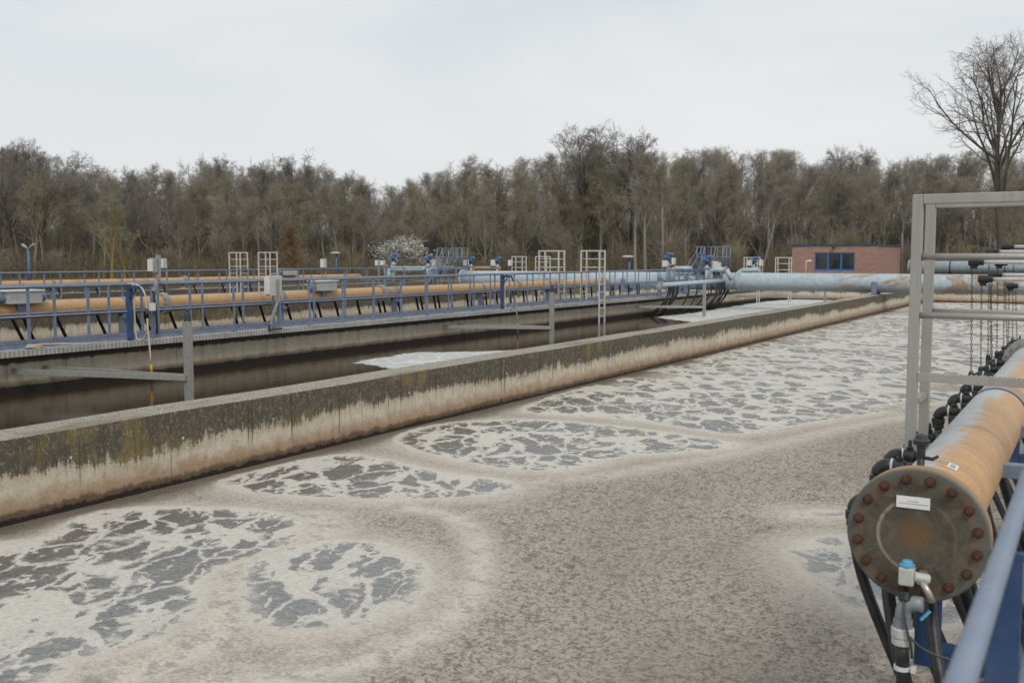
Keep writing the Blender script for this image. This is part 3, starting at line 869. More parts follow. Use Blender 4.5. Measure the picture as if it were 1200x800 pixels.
def dark_water_mat():
    m, nt = new_mat('dark_brown_water')
    p3 = wpos(nt)
    foam = nd(nt, 'ShaderNodeAttribute', attribute_name='foam').outputs['Fac']
    n1 = noise(nt, mapping(nt, p3, (1, 0.6, 1)), 1.4, 6, 0.68, 0.4).outputs[0]
    n2 = noise(nt, p3, 9, 5, 0.7).outputs[0]
    vo = nd(nt, 'ShaderNodeTexVoronoi', {'Vector': p3, 'Scale': 2.6}, feature='DISTANCE_TO_EDGE').outputs['Distance']
    f = ma(nt, 'ADD', foam, ma(nt, 'ADD', ma(nt, 'MULTIPLY', ma(nt, 'SUBTRACT', n1, 0.5), 1.3), ma(nt, 'MULTIPLY', ma(nt, 'SUBTRACT', n2, 0.5), 0.5)))
    f = sstep(nt, f, -0.03, 0.12)
    specks = ma(nt, 'MULTIPLY', sstep(nt, n2, 0.67, 0.72), sstep(nt, n1, 0.55, 0.66))
    f = ma(nt, 'MAXIMUM', f, ma(nt, 'MULTIPLY', specks, 0.4))
    fc = mixc(nt, sstep(nt, vo, 0.0, 0.12), (0.60, 0.60, 0.575), (0.44, 0.44, 0.425))
    fo = nd(nt, 'ShaderNodeBsdfPrincipled', {'Base Color': fc, 'Roughness': 0.75})
    rip = noise(nt, mapping(nt, p3, (2.0, 0.5, 1), rot=(0, 0, R(20))), 5.0, 4, 0.6, 0.5).outputs[0]
    wb = nd(nt, 'ShaderNodeBump', {'Height': rip, 'Strength': 0.10, 'Distance': 0.03})
    wa = nd(nt, 'ShaderNodeBsdfPrincipled', {'Base Color': (0.040, 0.027, 0.015, 1), 'Roughness': 0.05, 'IOR': 1.42, 'Normal': wb.outputs[0], 'Specular Tint': (0.95, 0.86, 0.74, 1)})
    mx = nd(nt, 'ShaderNodeMixShader', {0: f, 1: wa.outputs[0], 2: fo.outputs[0]})
    nt.links.new(mx.outputs[0], nd(nt, 'ShaderNodeOutputMaterial').inputs[0])
    return m


M['dark_water'] = dark_water_mat()
PATCH = [
    (PX((400, 424), (440, 420), (478, 413), (520, 412), (590, 411), (640, 408), (600, 428), (520, 440), (470, 436), (455, 431)), 1.0),
    (PX((758, 371), (800, 369), (850, 360), (905, 352), (960, 349), (1060, 349), (1100, 352), (950, 372), (860, 382), (815, 378)), 1.0),
]


def foam_attr(P):
    d = np.full(len(P), -9.0)
    for p, k in PATCH:
        d = np.maximum(d, poly_sd(P, p) * k)
    return np.clip(d, -2, 2)


o = grid_object('water', np.arange(DX - 0.5, WX - WT + 0.2, 0.25), np.arange(Y0, YE + 0.3, 0.3), WZ, M['dark_water'], {'foam': foam_attr})
tag(o, 'dark brown still water with patches of white foam in the channel below the walkway', None, kind='structure')
far_f = lambda P: np.where(P[:, 1] > 40, 0.2, -1.5)
o = grid_object('water', np.arange(-33, DX - 0.5, 0.8), np.arange(Y0, YE + 0.3, 0.8), WZ, M['dark_water'], {'foam': far_f})
tag(o, 'dark water in the basins between the two walkways', None, kind='structure')
o = grid_object('water', np.arange(XL, -33 + 0.1, 0.8), np.arange(Y0, YE + 0.3, 0.8), WZ, M['dark_water'], {'foam': far_f})
tag(o, 'dark water beyond the second walkway', None, kind='structure')

# ------------------------------------------------------------------ concrete walls
def wall(label, x0, x1, y0, y1, z1, m, bevel=0.012):
    mb = MB()
    # broken into lengths so that the bevel and the slight waviness of the crest read
    n = max(1, int(max(y1 - y0, x1 - x0) / 1.3))
    along_y = (y1 - y0) > (x1 - x0)
    rings = []
    rnd = random.Random(int(abs(x0) * 10 + y1))
    for i in range(n + 1):
        t = i / n
        j = rnd.uniform(-0.006, 0.006)
        k = rnd.uniform(-0.004, 0.004)
        if along_y:
            y = y0 + (y1 - y0) * t
            rings.append([(x1 + k, y, -2.0), (x1 + k, y, z1 + j), (x0 + k, y, z1 + j), (x0 + k, y, -2.0)])
        else:
            x = x0 + (x1 - x0) * t
            rings.append([(x, y0 + k, -2.0), (x, y0 + k, z1 + j), (x, y1 + k, z1 + j), (x, y1 + k, -2.0)])
    mb.quadstrip(rings, smooth=False)
    o = mb.build('concrete_wall', m, bevel=bevel)
    return tag(o, label, 'wall')


wall('long concrete wall with mossy dark crest dividing the foamy basin from the dark channel', WX - WT, WX, Y0, YE - 0.5, 0.0, M['wall'])
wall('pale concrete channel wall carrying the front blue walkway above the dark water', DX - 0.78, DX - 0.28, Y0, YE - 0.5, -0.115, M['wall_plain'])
wall('stained concrete wall seen under the front orange pipe', DX - 8.95, DX - 8.45, Y0, YE - 0.5, 0.0, M['wall'])
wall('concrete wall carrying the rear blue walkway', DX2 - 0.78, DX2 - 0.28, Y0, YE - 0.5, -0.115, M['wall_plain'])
wall('stained concrete wall under the rear orange pipe, before the wood', DX2 - 8.95, DX2 - 8.45, Y0, YE - 0.5, 0.0, M['wall'])
wall('concrete side wall of the farthest basin, in front of the wood', XL - 0.41, XL + 0.02, Y0, YE - 0.13, 0.0, M['wall'])
wall('concrete end wall of the basins below the big pale pipe', XL - 0.4, XR + 0.3, YE - 0.12, YE + 0.41, 0.0, M['wall'])

# pale plugs with runs on the dividing wall
for i in range(26):
    y = 3.1 + i * 1.3
    if i % 7 == 5:
        continue
    z = -0.27 + random.uniform(-0.02, 0.02)
    mb = MB()
    mb.lathe((WX - 0.012, y, z), (1, 0, 0), [(0, 0.016), (0.014, 0.016), (0.017, 0.010)], 10)
    o = mb.build('wall_plug', M['box_grey'], origin=(WX, y, z))
    tag(o, 'small pale round plug in the face of the mossy dividing wall', 'plug', 'plugs along the dividing wall')

# ------------------------------------------------------------------ walkways with railings
def railing(label, x, y0, y1, step, inward, phase, m, post_w=0.05):
    t = thing('railing', label, 'railing', (x, y0, 0))
    MB().tube([(x, y0, 1.065), (x, y1, 1.065)], 0.024, 10).build('top_rail', m, t)
    MB().tube([(x, y0, 0.56), (x, y1, 0.56)], 0.019, 10).build('mid_rail', m, t)
    mb = MB()
    mb.box(x - 0.005, x + 0.005, y0, y1, 0.02, 0.09)
    mb.build('toe_board', m, t)
    y = y0 + phase
    first = None
    k = 0
    while y < y1:
        if first is None:
            mb = MB()
            mb.box(x - 0.012 + inward * 0.019, x + 0.012 + inward * 0.019, y - post_w / 2, y + post_w / 2, -0.03, 1.045)
            mb.box(x - 0.05 + inward * 0.019, x + 0.05 + inward * 0.019, y - 0.06, y + 0.06, -0.005, 0.010)
            first = mb.build('post', m, t)
        else:
            copy_part(first, t, (0, k * step, 0))
        k += 1
        y += step
    return t


def walkway(label, xe, y0, y1):
    t = thing('walkway', label, 'walkway', (xe - 0.5, y0, -0.1))
    mb = MB()
    mb.box(xe - 1.0, xe - 0.15, y0, y1, -0.035, 0.0)
    mb.build('deck', M['deck'], t)
    mb = MB()
    mb.box(xe - 0.15, xe + 0.02, y0, y1, -0.10, 0.004)
    n = int((y1 - y0) / 0.11)
    for i in range(n):
        yy = y0 + i * 0.11
        mb.box(xe + 0.02, xe + 0.028, yy, yy + 0.03, -0.097, 0.002)
    mb.build('grating_edge', M['grating'], t)
    mb = MB()
    mb.box(xe - 0.24, xe - 0.20, y0, y1, -0.11, -0.036)
    mb.box(xe - 1.04, xe - 1.0, y0, y1, -0.11, 0.003)
    mb.build('side_beam', M['blue'], t)
    return t


walkway('front walkway on the pale channel wall with a worn grating edge', DX, 0.0, 44.0)
railing('blue railing along the water side of the front walkway', DX - 0.14, 0.0, 44.0, 1.178, -1, 1.06, M['blue'])
railing('blue railing on the pipe side of the front walkway', DX - 1.0, 0.0, 44.0, 1.178, 1, 0.95, M['blue'])
walkway('rear walkway beyond the front orange pipe, nearer the wood', DX2, 0.0, 44.0)
railing('blue railing on the near side of the rear walkway', DX2 - 0.03, 0.0, 44.0, 1.6, -1, 0.8, M['blue'])
railing('blue railing on the wood side of the rear walkway', DX2 - 1.0, 0.0, 44.0, 1.6, 1, 0.5, M['blue'])

# the photographer's own walkway, mostly out of frame
t = walkway('walkway at the lower right beside the end of the near pipe', 1.0, -2.5, 41.0)
t = thing('railing', 'blurred pale blue handrail in the lower right corner', 'railing', (-0.11, -2.0, 0))
MB().tube([(-0.11, -2.0, 1.10), (-0.11, 2.93, 1.10)], 0.0155, 20).tube([(-0.11, 1.08, 1.10), (-0.11, 1.092, 1.10)], 0.0164, 20).build('top_rail', M['blue_rail'], t)
MB().tube([(-0.11, -2.0, 0.55), (-0.11, 2.93, 0.55)], 0.018, 14).build('mid_rail', M['blue_rail'], t)
for y in (-0.75, 0.5, 1.75, 2.9):
    MB().box(-0.135, -0.085, y - 0.008, y + 0.008, 0.0, 1.083).build('post', M['deep_blue'], t, bevel=0.002)
MB().box(-0.09, -0.08, -2.0, 2.93, 0.02, 0.17).build('toe_board', M['blue'], t)

# ------------------------------------------------------------------ left orange air pipes
def air_pipe(label, x, z, r, y0, y1, m, hoses, straps, joints):
    t = thing('air_pipe', label, 'pipe', (x, y0, z))
    MB().tube([(x, y0 + (y1 - y0) * i / 20, z) for i in range(21)], r, 28).build('pipe_body', m, t)
    first = None
    for y in straps:
        if first is None:
            mb = MB()
            mb.lathe((x, y - 0.05, z), (0, 1, 0), [(0, r + 0.012), (0.10, r + 0.012)], 28)
            first = mb.build('strap', M['blue'], t)
            y_f = y
        else:
            copy_part(first, t, (0, y - y_f, 0))
    first = None
    for y in straps:
        if first is None:
            mb = MB()
            mb.box(x - 0.16, x + 0.16, y - 0.07, y + 0.07, z - r - 0.09, z - r - 0.045)
            mb.bar((x - 0.12, y, z - r - 0.05), (x - 0.05, y, z - r + 0.02), 0.1, 0.03)
            mb.bar((x + 0.12, y, z - r - 0.05), (x + 0.05, y, z - r + 0.02), 0.1, 0.03)
            mb.box(x - 0.06, x + 0.06, y - 0.06, y + 0.06, -0.09, z - r - 0.09)
            mb.box(x - 0.04, x + 0.9, y - 0.05, y + 0.05, -0.19, -0.09)
            first = mb.build('bracket', M['blue'], t)
            y_f = y
        else:
            copy_part(first, t, (0, y - y_f, 0))
    first = None
    for y in joints:
        if first is None:
            mb = MB()
            mb.lathe((x, y - 0.055, z), (0, 1, 0), [(0, r + 0.07), (0.05, r + 0.07)], 28)
            mb.lathe((x, y + 0.005, z), (0, 1, 0), [(0, r + 0.07), (0.05, r + 0.07)], 28)
            for k in range(10):
                a = 2 * PI * k / 10
                mb.cyl((x + (r + 0.04) * math.cos(a), y - 0.085, z + (r + 0.04) * math.sin(a)), (x + (r + 0.04) * math.cos(a), y + 0.085, z + (r + 0.04) * math.sin(a)), 0.014, 8)
            first = mb.build('flange_joint', M['galv'], t)
            y_f = y
        else:
            copy_part(first, t, (0, y - y_f, 0))
    first = None
    for y in hoses:
        if first is None:
            mb = MB()
            mb.tube(bez((x - r * 0.6, y, z - r * 0.6), (x - 0.1, y + 0.05, z - r - 0.15), (x - 0.20, y + 0.30, 0.1), (x - 0.40, y + 0.75, WZ - 0.1), 12), 0.032, 8)
            first = mb.build('drop_hose', M['black'], t)
            y_f = y
        else:
            copy_part(first, t, (0, y - y_f, 0))
    return t


hz = []
y = 3.0
while y < 40:
    hz += [y, y + 0.22] if int(y * 3) % 2 else [y]
    y += 0.9
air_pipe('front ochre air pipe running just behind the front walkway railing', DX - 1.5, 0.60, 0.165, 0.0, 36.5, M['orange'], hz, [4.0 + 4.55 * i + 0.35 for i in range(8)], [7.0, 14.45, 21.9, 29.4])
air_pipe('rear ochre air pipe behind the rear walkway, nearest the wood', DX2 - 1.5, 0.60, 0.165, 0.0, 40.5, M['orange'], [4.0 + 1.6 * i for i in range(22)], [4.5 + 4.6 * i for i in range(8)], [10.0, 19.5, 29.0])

# ------------------------------------------------------------------ near pipe at the right
PXX, PZ, PR, PY = -0.56, 0.50, 0.182, 3.98
t = thing('air_pipe', 'large rusty grey and ochre pipe at the right with a bolted blind end', 'pipe', (PXX, PY, PZ))
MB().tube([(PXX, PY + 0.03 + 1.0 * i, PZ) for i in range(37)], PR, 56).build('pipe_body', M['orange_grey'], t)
mb = MB()
mb.lathe((PXX, PY, PZ), (0, 1, 0), [(0, 0.250), (0.004, 0.256), (0.012, 0.256)], 72)
mb.lathe((PXX, PY - 0.0015, PZ), (0, 1, 0), [(0, 0.134), (0.002, 0.136)], 72)
o = mb.build('end_flange', M['flange'], t, origin=(PXX, PY, PZ))
mb = MB()
mb.lathe((PXX, PY + 0.0125, PZ), (0, 1, 0), [(0, 0.2565), (0.016, 0.2565)], 72)
mb.lathe((PXX, PY + 0.030, PZ), (0, 1, 0), [(0, 0.2575), (0.046, 0.2575), (0.05, 0.250)], 72)
mb.build('flange_ring', M['flange_rim'], t)
mb = MB()
mb.lathe((PXX, PY + 0.081, PZ), (0, 1, 0), [(0, 0.246), (0.035, 0.245), (0.06, 0.200), (0.085, 0.188)], 72)
mb.build('pipe_collar', M['blue'], t)
for k in range(16):
    a = 2 * PI * (k + 0.5) / 16
    bx, bz = PXX + 0.2165 * math.cos(a), PZ + 0.2165 * math.sin(a)
    mb = MB()
    mb.lathe((bx, PY, bz), (0, -1, 0), [(0, 0.0195), (0.004, 0.0195)], 20)
    mb.lathe((bx, PY - 0.004, bz), (0, -1, 0), [(0, 0.0175), (0.012, 0.0175), (0.015, 0.0135)], 6)
    mb.lathe((bx, PY - 0.02, bz), (0, -1, 0), [(0, 0.0095), (0.007, 0.0095), (0.009, 0.007)], 14)
    mb.cyl((bx, PY - 0.028, bz), (bx, PY + 0.066, bz), 0.008, 8)
    mb.cyl((bx, PY + 0.066, bz), (bx, PY + 0.09, bz), 0.017, 6)
    mb.build('bolt', M['rust'], t)
# white name plate with two faint lines of print
pl = MB().box(PXX - 0.075, PXX + 0.045, PY - 0.0075, PY - 0.002, PZ + 0.105, PZ + 0.150).build('name_plate', M['label'], t, bevel=0.001)
mb = MB()
x = PXX - 0.035
while x < PXX + 0.005:
    wd = random.uniform(0.002, 0.006)
    mb.box(x, x + wd, PY - 0.0083, PY - 0.0078, PZ + 0.131, PZ + 0.1345)
    x += wd + 0.0015
x = PXX - 0.066
while x < PXX + 0.034:
    wd = random.uniform(0.002, 0.008)
    mb.box(x, x + wd, PY - 0.0083, PY - 0.0078, PZ + 0.121, PZ + 0.1245)
    x += wd + 0.0016
mb.build('print', M['label_ink'], pl)
# sticker on top of the pipe
a0 = 1.38
mb = MB()
rows = []
for i in range(5):
    a = a0 - 0.22 * i / 4 - 0.02
    rows.append([(PXX + (PR + 0.002) * math.cos(a), PY + 0.50 + 0.10 * j, PZ + (PR + 0.002) * math.sin(a)) for j in (0, 1)])
mb.quadstrip(rows, closed=False)
st = mb.build('sticker', M['label'], t)
mb = MB()
rows = []
for i in range(5):
    a = a0 - 0.12 * i / 4 - 0.07
    rows.append([(PXX + (PR + 0.004) * math.cos(a), PY + 0.525 + 0.05 * j, PZ + (PR + 0.004) * math.sin(a)) for j in (0, 1)])
mb.quadstrip(rows, closed=False)
mb.build('print', M['label_ink'], st)
# little bleed valve standing on the pipe
vx, vy, vz = PXX - 0.03, PY + 0.26, PZ + PR - 0.01
mb = MB()
mb.cyl((vx, vy, vz), (vx, vy, vz + 0.085), 0.015, 14)
mb.lathe((vx, vy, vz + 0.08), (0, 0, 1), [(0, 0.016), (0.05, 0.018), (0.055, 0.030), (0.072, 0.034), (0.080, 0.024), (0.092, 0.022), (0.098, 0.010)], 16)
bv = mb.build('bleed_valve', M['dark_iron'], t)
mb = MB()
mb.tube([(vx + 0.01, vy, vz + 0.082), (vx + 0.045, vy - 0.005, vz + 0.080), (vx + 0.066, vy - 0.008, vz + 0.095)], [0.008, 0.008, 0.006], 8)
mb.build('handle', M['rust'], bv)
# straps over the pipe further along
for y in (7.35, 11.9, 16.4):
    MB().lathe((PXX, y - 0.025, PZ), (0, 1, 0), [(0, PR + 0.006), (0.05, PR + 0.006)], 48).build('strap', M['deep_blue'], t)
mb = MB()
for dy in (-0.05, 0.01):
    mb.lathe((PXX, 11.2 + dy, PZ), (0, 1, 0), [(0, 0.262), (0.045, 0.262)], 48)
for k in range(16):
    a = 2 * PI * k / 16
    mb.cyl((PXX + 0.222 * math.cos(a), 11.1, PZ + 0.222 * math.sin(a)), (PXX + 0.222 * math.cos(a), 11.3, PZ + 0.222 * math.sin(a)), 0.016, 6)
mb.build('flange_joint', M['galv'], t)
# blue bracket arms under the pipe
for y in (4.28, 8.9, 13.4):
    mb = MB()
    mb.box(PXX - 0.03, PXX + 0.06, y - 0.05, y + 0.05, -0.10, PZ - PR + 0.01)
    mb.box(PXX + 0.062, 0.02, y - 0.05, y + 0.05, -0.10, -0.02)
    mb.box(PXX - 0.12, PXX + 0.12, y - 0.06, y + 0.06, PZ - PR - 0.012, PZ - PR + 0.006)
    mb.build('bracket', M['deep_blue'], t, bevel=0.004)
for y in (5.55, 6.85):
    mb = MB()
    mb.box(PXX + 0.13, 0.05, y - 0.04, y + 0.04, PZ - 0.05, PZ + 0.02)
    mb.build('bracket', M['blue'], t, bevel=0.004)
# side outlets: nipple, ball valve, black elbow and hose down into the water
def outlet(side, y, zc):
    sx = side
    x0 = PXX + sx * (PR - 0.01)
    mb = MB()
    mb.cyl((x0, y, zc), (x0 + sx * 0.04, y, zc), 0.024, 16)
    mb.lathe((x0 + sx * 0.03, y, zc), (sx, 0, 0), [(0, 0.032), (0.05, 0.032), (0.055, 0.026), (0.06, 0.026)], 18)
    ov = mb.build('outlet_valve', M['black'], t)
    mb = MB()
    mb.lathe((x0 + sx * 0.055, y, zc + 0.028), (0, 0, 1), [(0, 0.016), (0.018, 0.018), (0.022, 0.010), (0.05, 0.009), (0.055, 0.004)], 12)
    mb.build('spindle', M['black'], ov)
    MB().lathe((x0 + sx * 0.083, y, zc), (sx, 0, 0), [(0, 0.038), (0.010, 0.038)], 20).build('seal_ring', M['coupling'], ov)
    mb = MB()
    pts = [V((x0 + sx * 0.092, y, zc))]
    cx = x0 + sx * 0.105
    for k in range(9):
        a = PI / 2 * k / 8
        pts.append(V((cx + sx * 0.045 * math.sin(a), y, zc - 0.045 + 0.045 * math.cos(a))))
    mb.tube(pts, 0.034, 18)
    ex = cx + sx * 0.045
    mb.lathe((ex, y, zc - 0.05), (0, 0, -1), [(0, 0.041), (0.03, 0.041), (0.04, 0.036), (0.065, 0.036)], 18)
    mb.build('elbow', M['black'], t)
    mb = MB()
    mb.tube(bez((ex, y, zc - 0.10), (ex, y, zc - 0.35), (ex - sx * 0.10, y - 0.05, 0.05), (ex - sx * 0.55, y - 0.12, WZ - 0.15), 12), 0.024, 12)
    mb.build('drop_hose', M['black'], t)


for y, zo_ in ((4.46, 0.0), (4.98, 0.06), (5.28, 0.06), (5.95, 0.05), (7.05, 0.05), (7.75, 0.05), (8.5, 0.05), (9.3, 0.06), (9.85, 0.06), (10.5, 0.06), (11.6, 0.06), (12.4, 0.06), (13.2, 0.06)):
    outlet(-1, y, PZ + zo_)
# hoses slanting away below on the walkway side
for y, dy in ((4.35, 0.5), (4.5, 0.55), (5.3, 0.5), (5.45, 0.55), (6.4, 0.5)):
    MB().tube(bez((PXX + 0.10, y, PZ - PR + 0.03), (PXX + 0.15, y, 0.1), (PXX + 0.25, y + dy * 0.5, -0.2), (PXX + 0.45, y + dy, WZ - 0.1), 10), 0.026, 12).build('drop_hose', M['black'], t)
MB().tube(bez((PXX - 0.15, PY + 0.35, PZ - 0.1), (PXX - 0.20, PY + 0.3, 0.1), (PXX + 0.05, PY - 0.05, -0.3), (PXX + 0.35, PY - 0.35, WZ - 0.1), 12), 0.027, 12).build('drop_hose', M['black'], t)
MB().tube(bez((PXX + 0.02, PY + 0.30, PZ - 0.15), (PXX + 0.02, PY + 0.1, 0.05), (PXX + 0.2, PY - 0.25, -0.3), (PXX + 0.5, PY - 0.5, WZ - 0.1), 12), 0.024, 12).build('drop_hose', M['black'], t)

# condensate drain assembly hanging off the blind flange
dx, dz, dy = PXX - 0.015, PZ - 0.135, PY - 0.075
d = thing('drain_valve', 'white and cyan drain fitting with grey elbow on the bolted pipe end', 'valve', (dx, dy, dz - 0.2))
mb = MB()
mb.box(dx - 0.030, dx + 0.024, dy - 0.027, dy + 0.027, dz - 0.035, dz + 0.033)
mb.cyl((dx + 0.02, dy, dz), (dx + 0.075, dy + 0.02, dz - 0.01), 0.019, 16)
mb.build('valve_body', M['coupling'], d, bevel=0.006)
mb = MB()
mb.lathe((dx - 0.003, dy, dz + 0.033), (0, 0, 1), [(0, 0.026), (0.010, 0.028), (0.012, 0.020), (0.022, 0.019), (0.025, 0.015)], 20)
mb.build('cap', M['cyan'], d)
mb = MB()
mb.cyl((dx + 0.045, dy + 0.0, dz - 0.01), (dx + 0.045, PY, dz - 0.03), 0.018, 16)
mb.lathe((dx + 0.045, dy + 0.045, dz - 0.012), (0, 1, 0), [(0, 0.025), (0.02, 0.025)], 6)
mb.tube([(dx + 0.05, dy - 0.005, dz - 0.012), (dx + 0.075, dy - 0.01, dz - 0.05), (dx + 0.09, dy - 0.01, dz - 0.085)], 0.013, 14)
mb.build('nipple', M['brass'], d)
MB().bar((dx + 0.085, dy - 0.02, dz - 0.115), (dx + 0.055, dy - 0.035, dz - 0.150), 0.014, 0.006).build('lever', M['cyan'], d)
MB().lathe((dx - 0.005, dy - 0.01, dz - 0.062), (0, -0.35, -1), [(0, 0.022), (0.03, 0.024), (0.035, 0.016)], 16).build('gland', M['black'], d)
mb = MB()
pts = []
for k in range(9):
    a = PI / 2 * k / 8
    pts.append((dx + 0.035 - 0.045 * math.sin(a), dy - 0.01, dz - 0.145 + 0.045 * math.cos(a)))
pts = [(dx + 0.06, dy - 0.01, dz - 0.100)] + pts + [(dx - 0.010, dy - 0.01, dz - 0.20)]
mb.tube(pts, 0.029, 20)
mb.lathe((dx - 0.010, dy - 0.01, dz - 0.165), (0, 0, -1), [(0, 0.035), (0.03, 0.035)], 20)
mb.build('elbow', M['pvc'], d)
mb = MB()
mb.lathe((dx - 0.010, dy - 0.01, dz - 0.196), (0, 0, -1), [(0, 0.039), (0.006, 0.042), (0.035, 0.042), (0.04, 0.039), (0.065, 0.039), (0.07, 0.032)], 14)
mb.build('union_nut', M['coupling'], d)
mb = MB()
mb.tube(bez((dx - 0.010, dy - 0.01, dz - 0.26), (dx - 0.005, dy - 0.01, dz - 0.45), (dx + 0.03, dy - 0.03, dz - 0.7), (dx + 0.10, dy - 0.08, WZ - 0.15), 12), 0.026, 16)
hz_ = mb.build('drain_hose', M['black'], d)
MB().lathe((dx - 0.008, dy - 0.012, dz - 0.345), (0, 0, -1), [(0, 0.030), (0.016, 0.030)], 18).box(dx + 0.024, dx + 0.042, dy - 0.03, dy + 0.005, dz - 0.362, dz - 0.345).build('hose_clip', M['white'], hz_)
mb = MB()
mb.tube(bez((dx - 0.006, dy - 0.035, dz - 0.085), (dx + 0.005, dy - 0.08, dz - 0.20), (dx + 0.03, dy - 0.05, dz - 0.22), (dx + 0.03, dy - 0.04, dz - 0.30), 10), 0.005, 8)
mb.tube(bez((dx + 0.02, dy - 0.04, dz - 0.22), (dx + 0.06, dy - 0.02, dz - 0.28), (dx + 0.14, dy, dz - 0.32), (dx + 0.40, dy + 0.05, dz - 0.28), 10), 0.005, 8)
mb.build('cable', M['cable'], d)

# ------------------------------------------------------------------ step-over ladders
def step_over(label, xo, xi, y, m, zo=-0.95, zi=0.0, zt=1.85, w_=0.45, s=0.05, name='stile_ladder', group=None, plat=True):
    """two ladders, at xo (towards the water) and xi, joined by handrails across the railing"""
    t = thing(name, label, 'ladder', ((xo + xi) / 2, y + w_ / 2, 0), group)
    sg = 1 if xi > xo else -1
    for yy in (y, y + w_):
        mb = MB()
        mb.box(xo - s / 2, xo + s / 2, yy - s / 2, yy + s / 2, zo, zt)
        mb.box(xi - s / 2, xi + s / 2, yy - s / 2, yy + s / 2, zi, zt)
        a, b = min(xo, xi) + s / 2 + 0.001, max(xo, xi) - s / 2 - 0.001
        mb.box(a, b, yy - s / 2, yy + s / 2, zt - s, zt)
        mb.build('side_frame', m, t, bevel=0.004)
        mb = MB()
        for zz in (zt - 0.315, zt - 0.615):
            mb.tube([(a, yy, zz), (b, yy, zz)], 0.0165, 12)
        mb.build('hand_bar', m, t)
    if plat:
        zz = zt - 0.915
        a, b = min(xo, xi) + s / 2 + 0.001, max(xo, xi) - s / 2 - 0.001
        mb = MB()
        mb.box(a, b, y - s / 2 + 0.002, y + s / 2 - 0.002, zz - 0.042, zz)
        n = 34
        for i in range(n):
            x = a + (b - a) * (i + 0.25) / n
            mb.box(x, x + (b - a) / n * 0.5, y - s / 2 + 0.002, y + s / 2 - 0.002, zz, zz + 0.005)
        mb.build('tread', m, t, bevel=0.0015)
    for x, zb in ((xo, zo), (xi, zi)):
        z = zt - 1.06 if plat else zt - 0.9
        while z > zb + 0.1:
            mb = MB()
            mb.box(x - 0.018, x + 0.018, y + s / 2 + 0.001, y + w_ - s / 2 - 0.001, z - 0.03, z)
            mb.build('rung', m, t)
            z -= 0.29
    return t


step_over('big stainless step-over ladder in front at the right above the bolted pipe', -0.815, -0.02, 5.47, M['stain'], zt=1.875)
step_over('pale step-over ladder standing in the dark water outside the front walkway', DX + 0.26, DX - 0.47, 32.25, M['ladder_white'], plat=False)
step_over('pale step-over ladder left of it, behind the front walkway and over the ochre pipe', DX - 2.0, DX - 1.2, 31.9, M['ladder_white'], zt=1.85, plat=False)
pa = survey(285, 300, 1, 31.0)
for lab, px, Y in (('left one of the two pale step-over ladders on the rear walkway', 275, 31.0), ('right one of the two pale step-over ladders on the rear walkway', 309.5, 31.0),
                   ('small pale step-over ladder beyond the header pipe, left of the pair before the trees', 606, 47.5), ('small pale step-over ladder partly behind a larger one on the rear side', 634, 47.0),
                   ('small pale step-over ladder with a valve in it, left of the brick building', 880, 47.6), ('small pale step-over ladder right before the brick building', 917, 48.5)):
    p = survey(px, 300, 1, Y)
    big = px < 400
    step_over(lab, p.x + 0.33, p.x - 0.33, Y, M['ladder_white'], zo=-0.6, zi=0.0, zt=1.83 if big else (1.68 if px < 700 else 1.62), w_=0.42, s=0.045, plat=False)

# ------------------------------------------------------------------ rods and chains over the near pipe
link = MB()
def chain_mesh(length):
    mb = MB()
    n = int(length / 0.028)
    for i in range(n):
        z = -i * 0.028
        pts = []
        for k in range(9):
            a = 2 * PI * k / 8
            u, v_ = 0.0075 * math.cos(a), 0.0175 * math.sin(a)
            pts.append((u, 0, z + v_ - 0.016) if i % 2 else (0, u, z + v_ - 0.016))
        mb.tube(pts, 0.0026, 5, caps=False)
    return mb


CH = [(1142.5, 307, 9.3), (1153.5, 327, 9.75), (1165, 322, 10.4), (1162, 295, 11.0), (1172, 308, 11.5), (1180, 289, 12.2), (1185, 335, 12.6), (1190, 303, 13.4)]
ords = ['nearest and leftmost of the rods', 'second rod, lower than the leftmost', 'third rod, level with the low ones', 'leftmost of the raised ones',
        'rod half hidden behind the ladder bar', 'highest of the rods', 'lowest of the rods', 'farthest of the rods']
for i, (px, py, Y) in enumerate(CH):
    p = survey(px, py, 1, Y)
    t = thing('support_rod', 'thin pale horizontal rod over the near pipe, ' + ords[i], 'rod', (p.x, Y, p.z))
    MB().cyl((p.x, Y, p.z), (0.95, Y, p.z), 0.017, 12).build('rod', M['white'], t)
    mb = MB()
    mb.lathe((p.x - 0.05, Y, p.z), (1, 0, 0), [(0, 0.03), (0.01, 0.036), (0.08, 0.036), (0.085, 0.028), (0.12, 0.028)], 14)
    mb.box(p.x - 0.035, p.x + 0.02, Y - 0.012, Y + 0.012, p.z - 0.06, p.z - 0.02)
    mb.build('end_cap', M['black'], t)
    for k in range(2 if i in (1, 4, 6) else 1):
        L = p.z - 0.62 - 0.04 * k
        yy = Y + 0.10 * k
        xx = p.x - 0.02 - 0.04 * k + (0.10 * k if k else 0)
        o = chain_mesh(L).build('chain', M['black'])
        o.location = (xx, yy, p.z - 0.05)
        o.rotation_euler = (0, R(-1.5 - 2 * k), 0)
        tag(o, 'black link chain hanging from the ' + ('nearer' if k == 0 else 'back') + ' side of the ' + ['leftmost rod', 'second lower rod', 'third low rod', 'raised rod', 'half hidden rod', 'highest rod', 'lowest rod', 'farthest rod'][i], 'chain', 'chains hanging over the near pipe')
        mb = MB()
        mb.lathe((0, 0, -L + 0.02), (0, 0, -1), [(0, 0.014), (0.02, 0.022), (0.12, 0.022), (0.13, 0.034), (0.17, 0.034), (0.18, 0.02)], 12)
        g = mb.build('weight', M['black'], None)
        g.parent = o

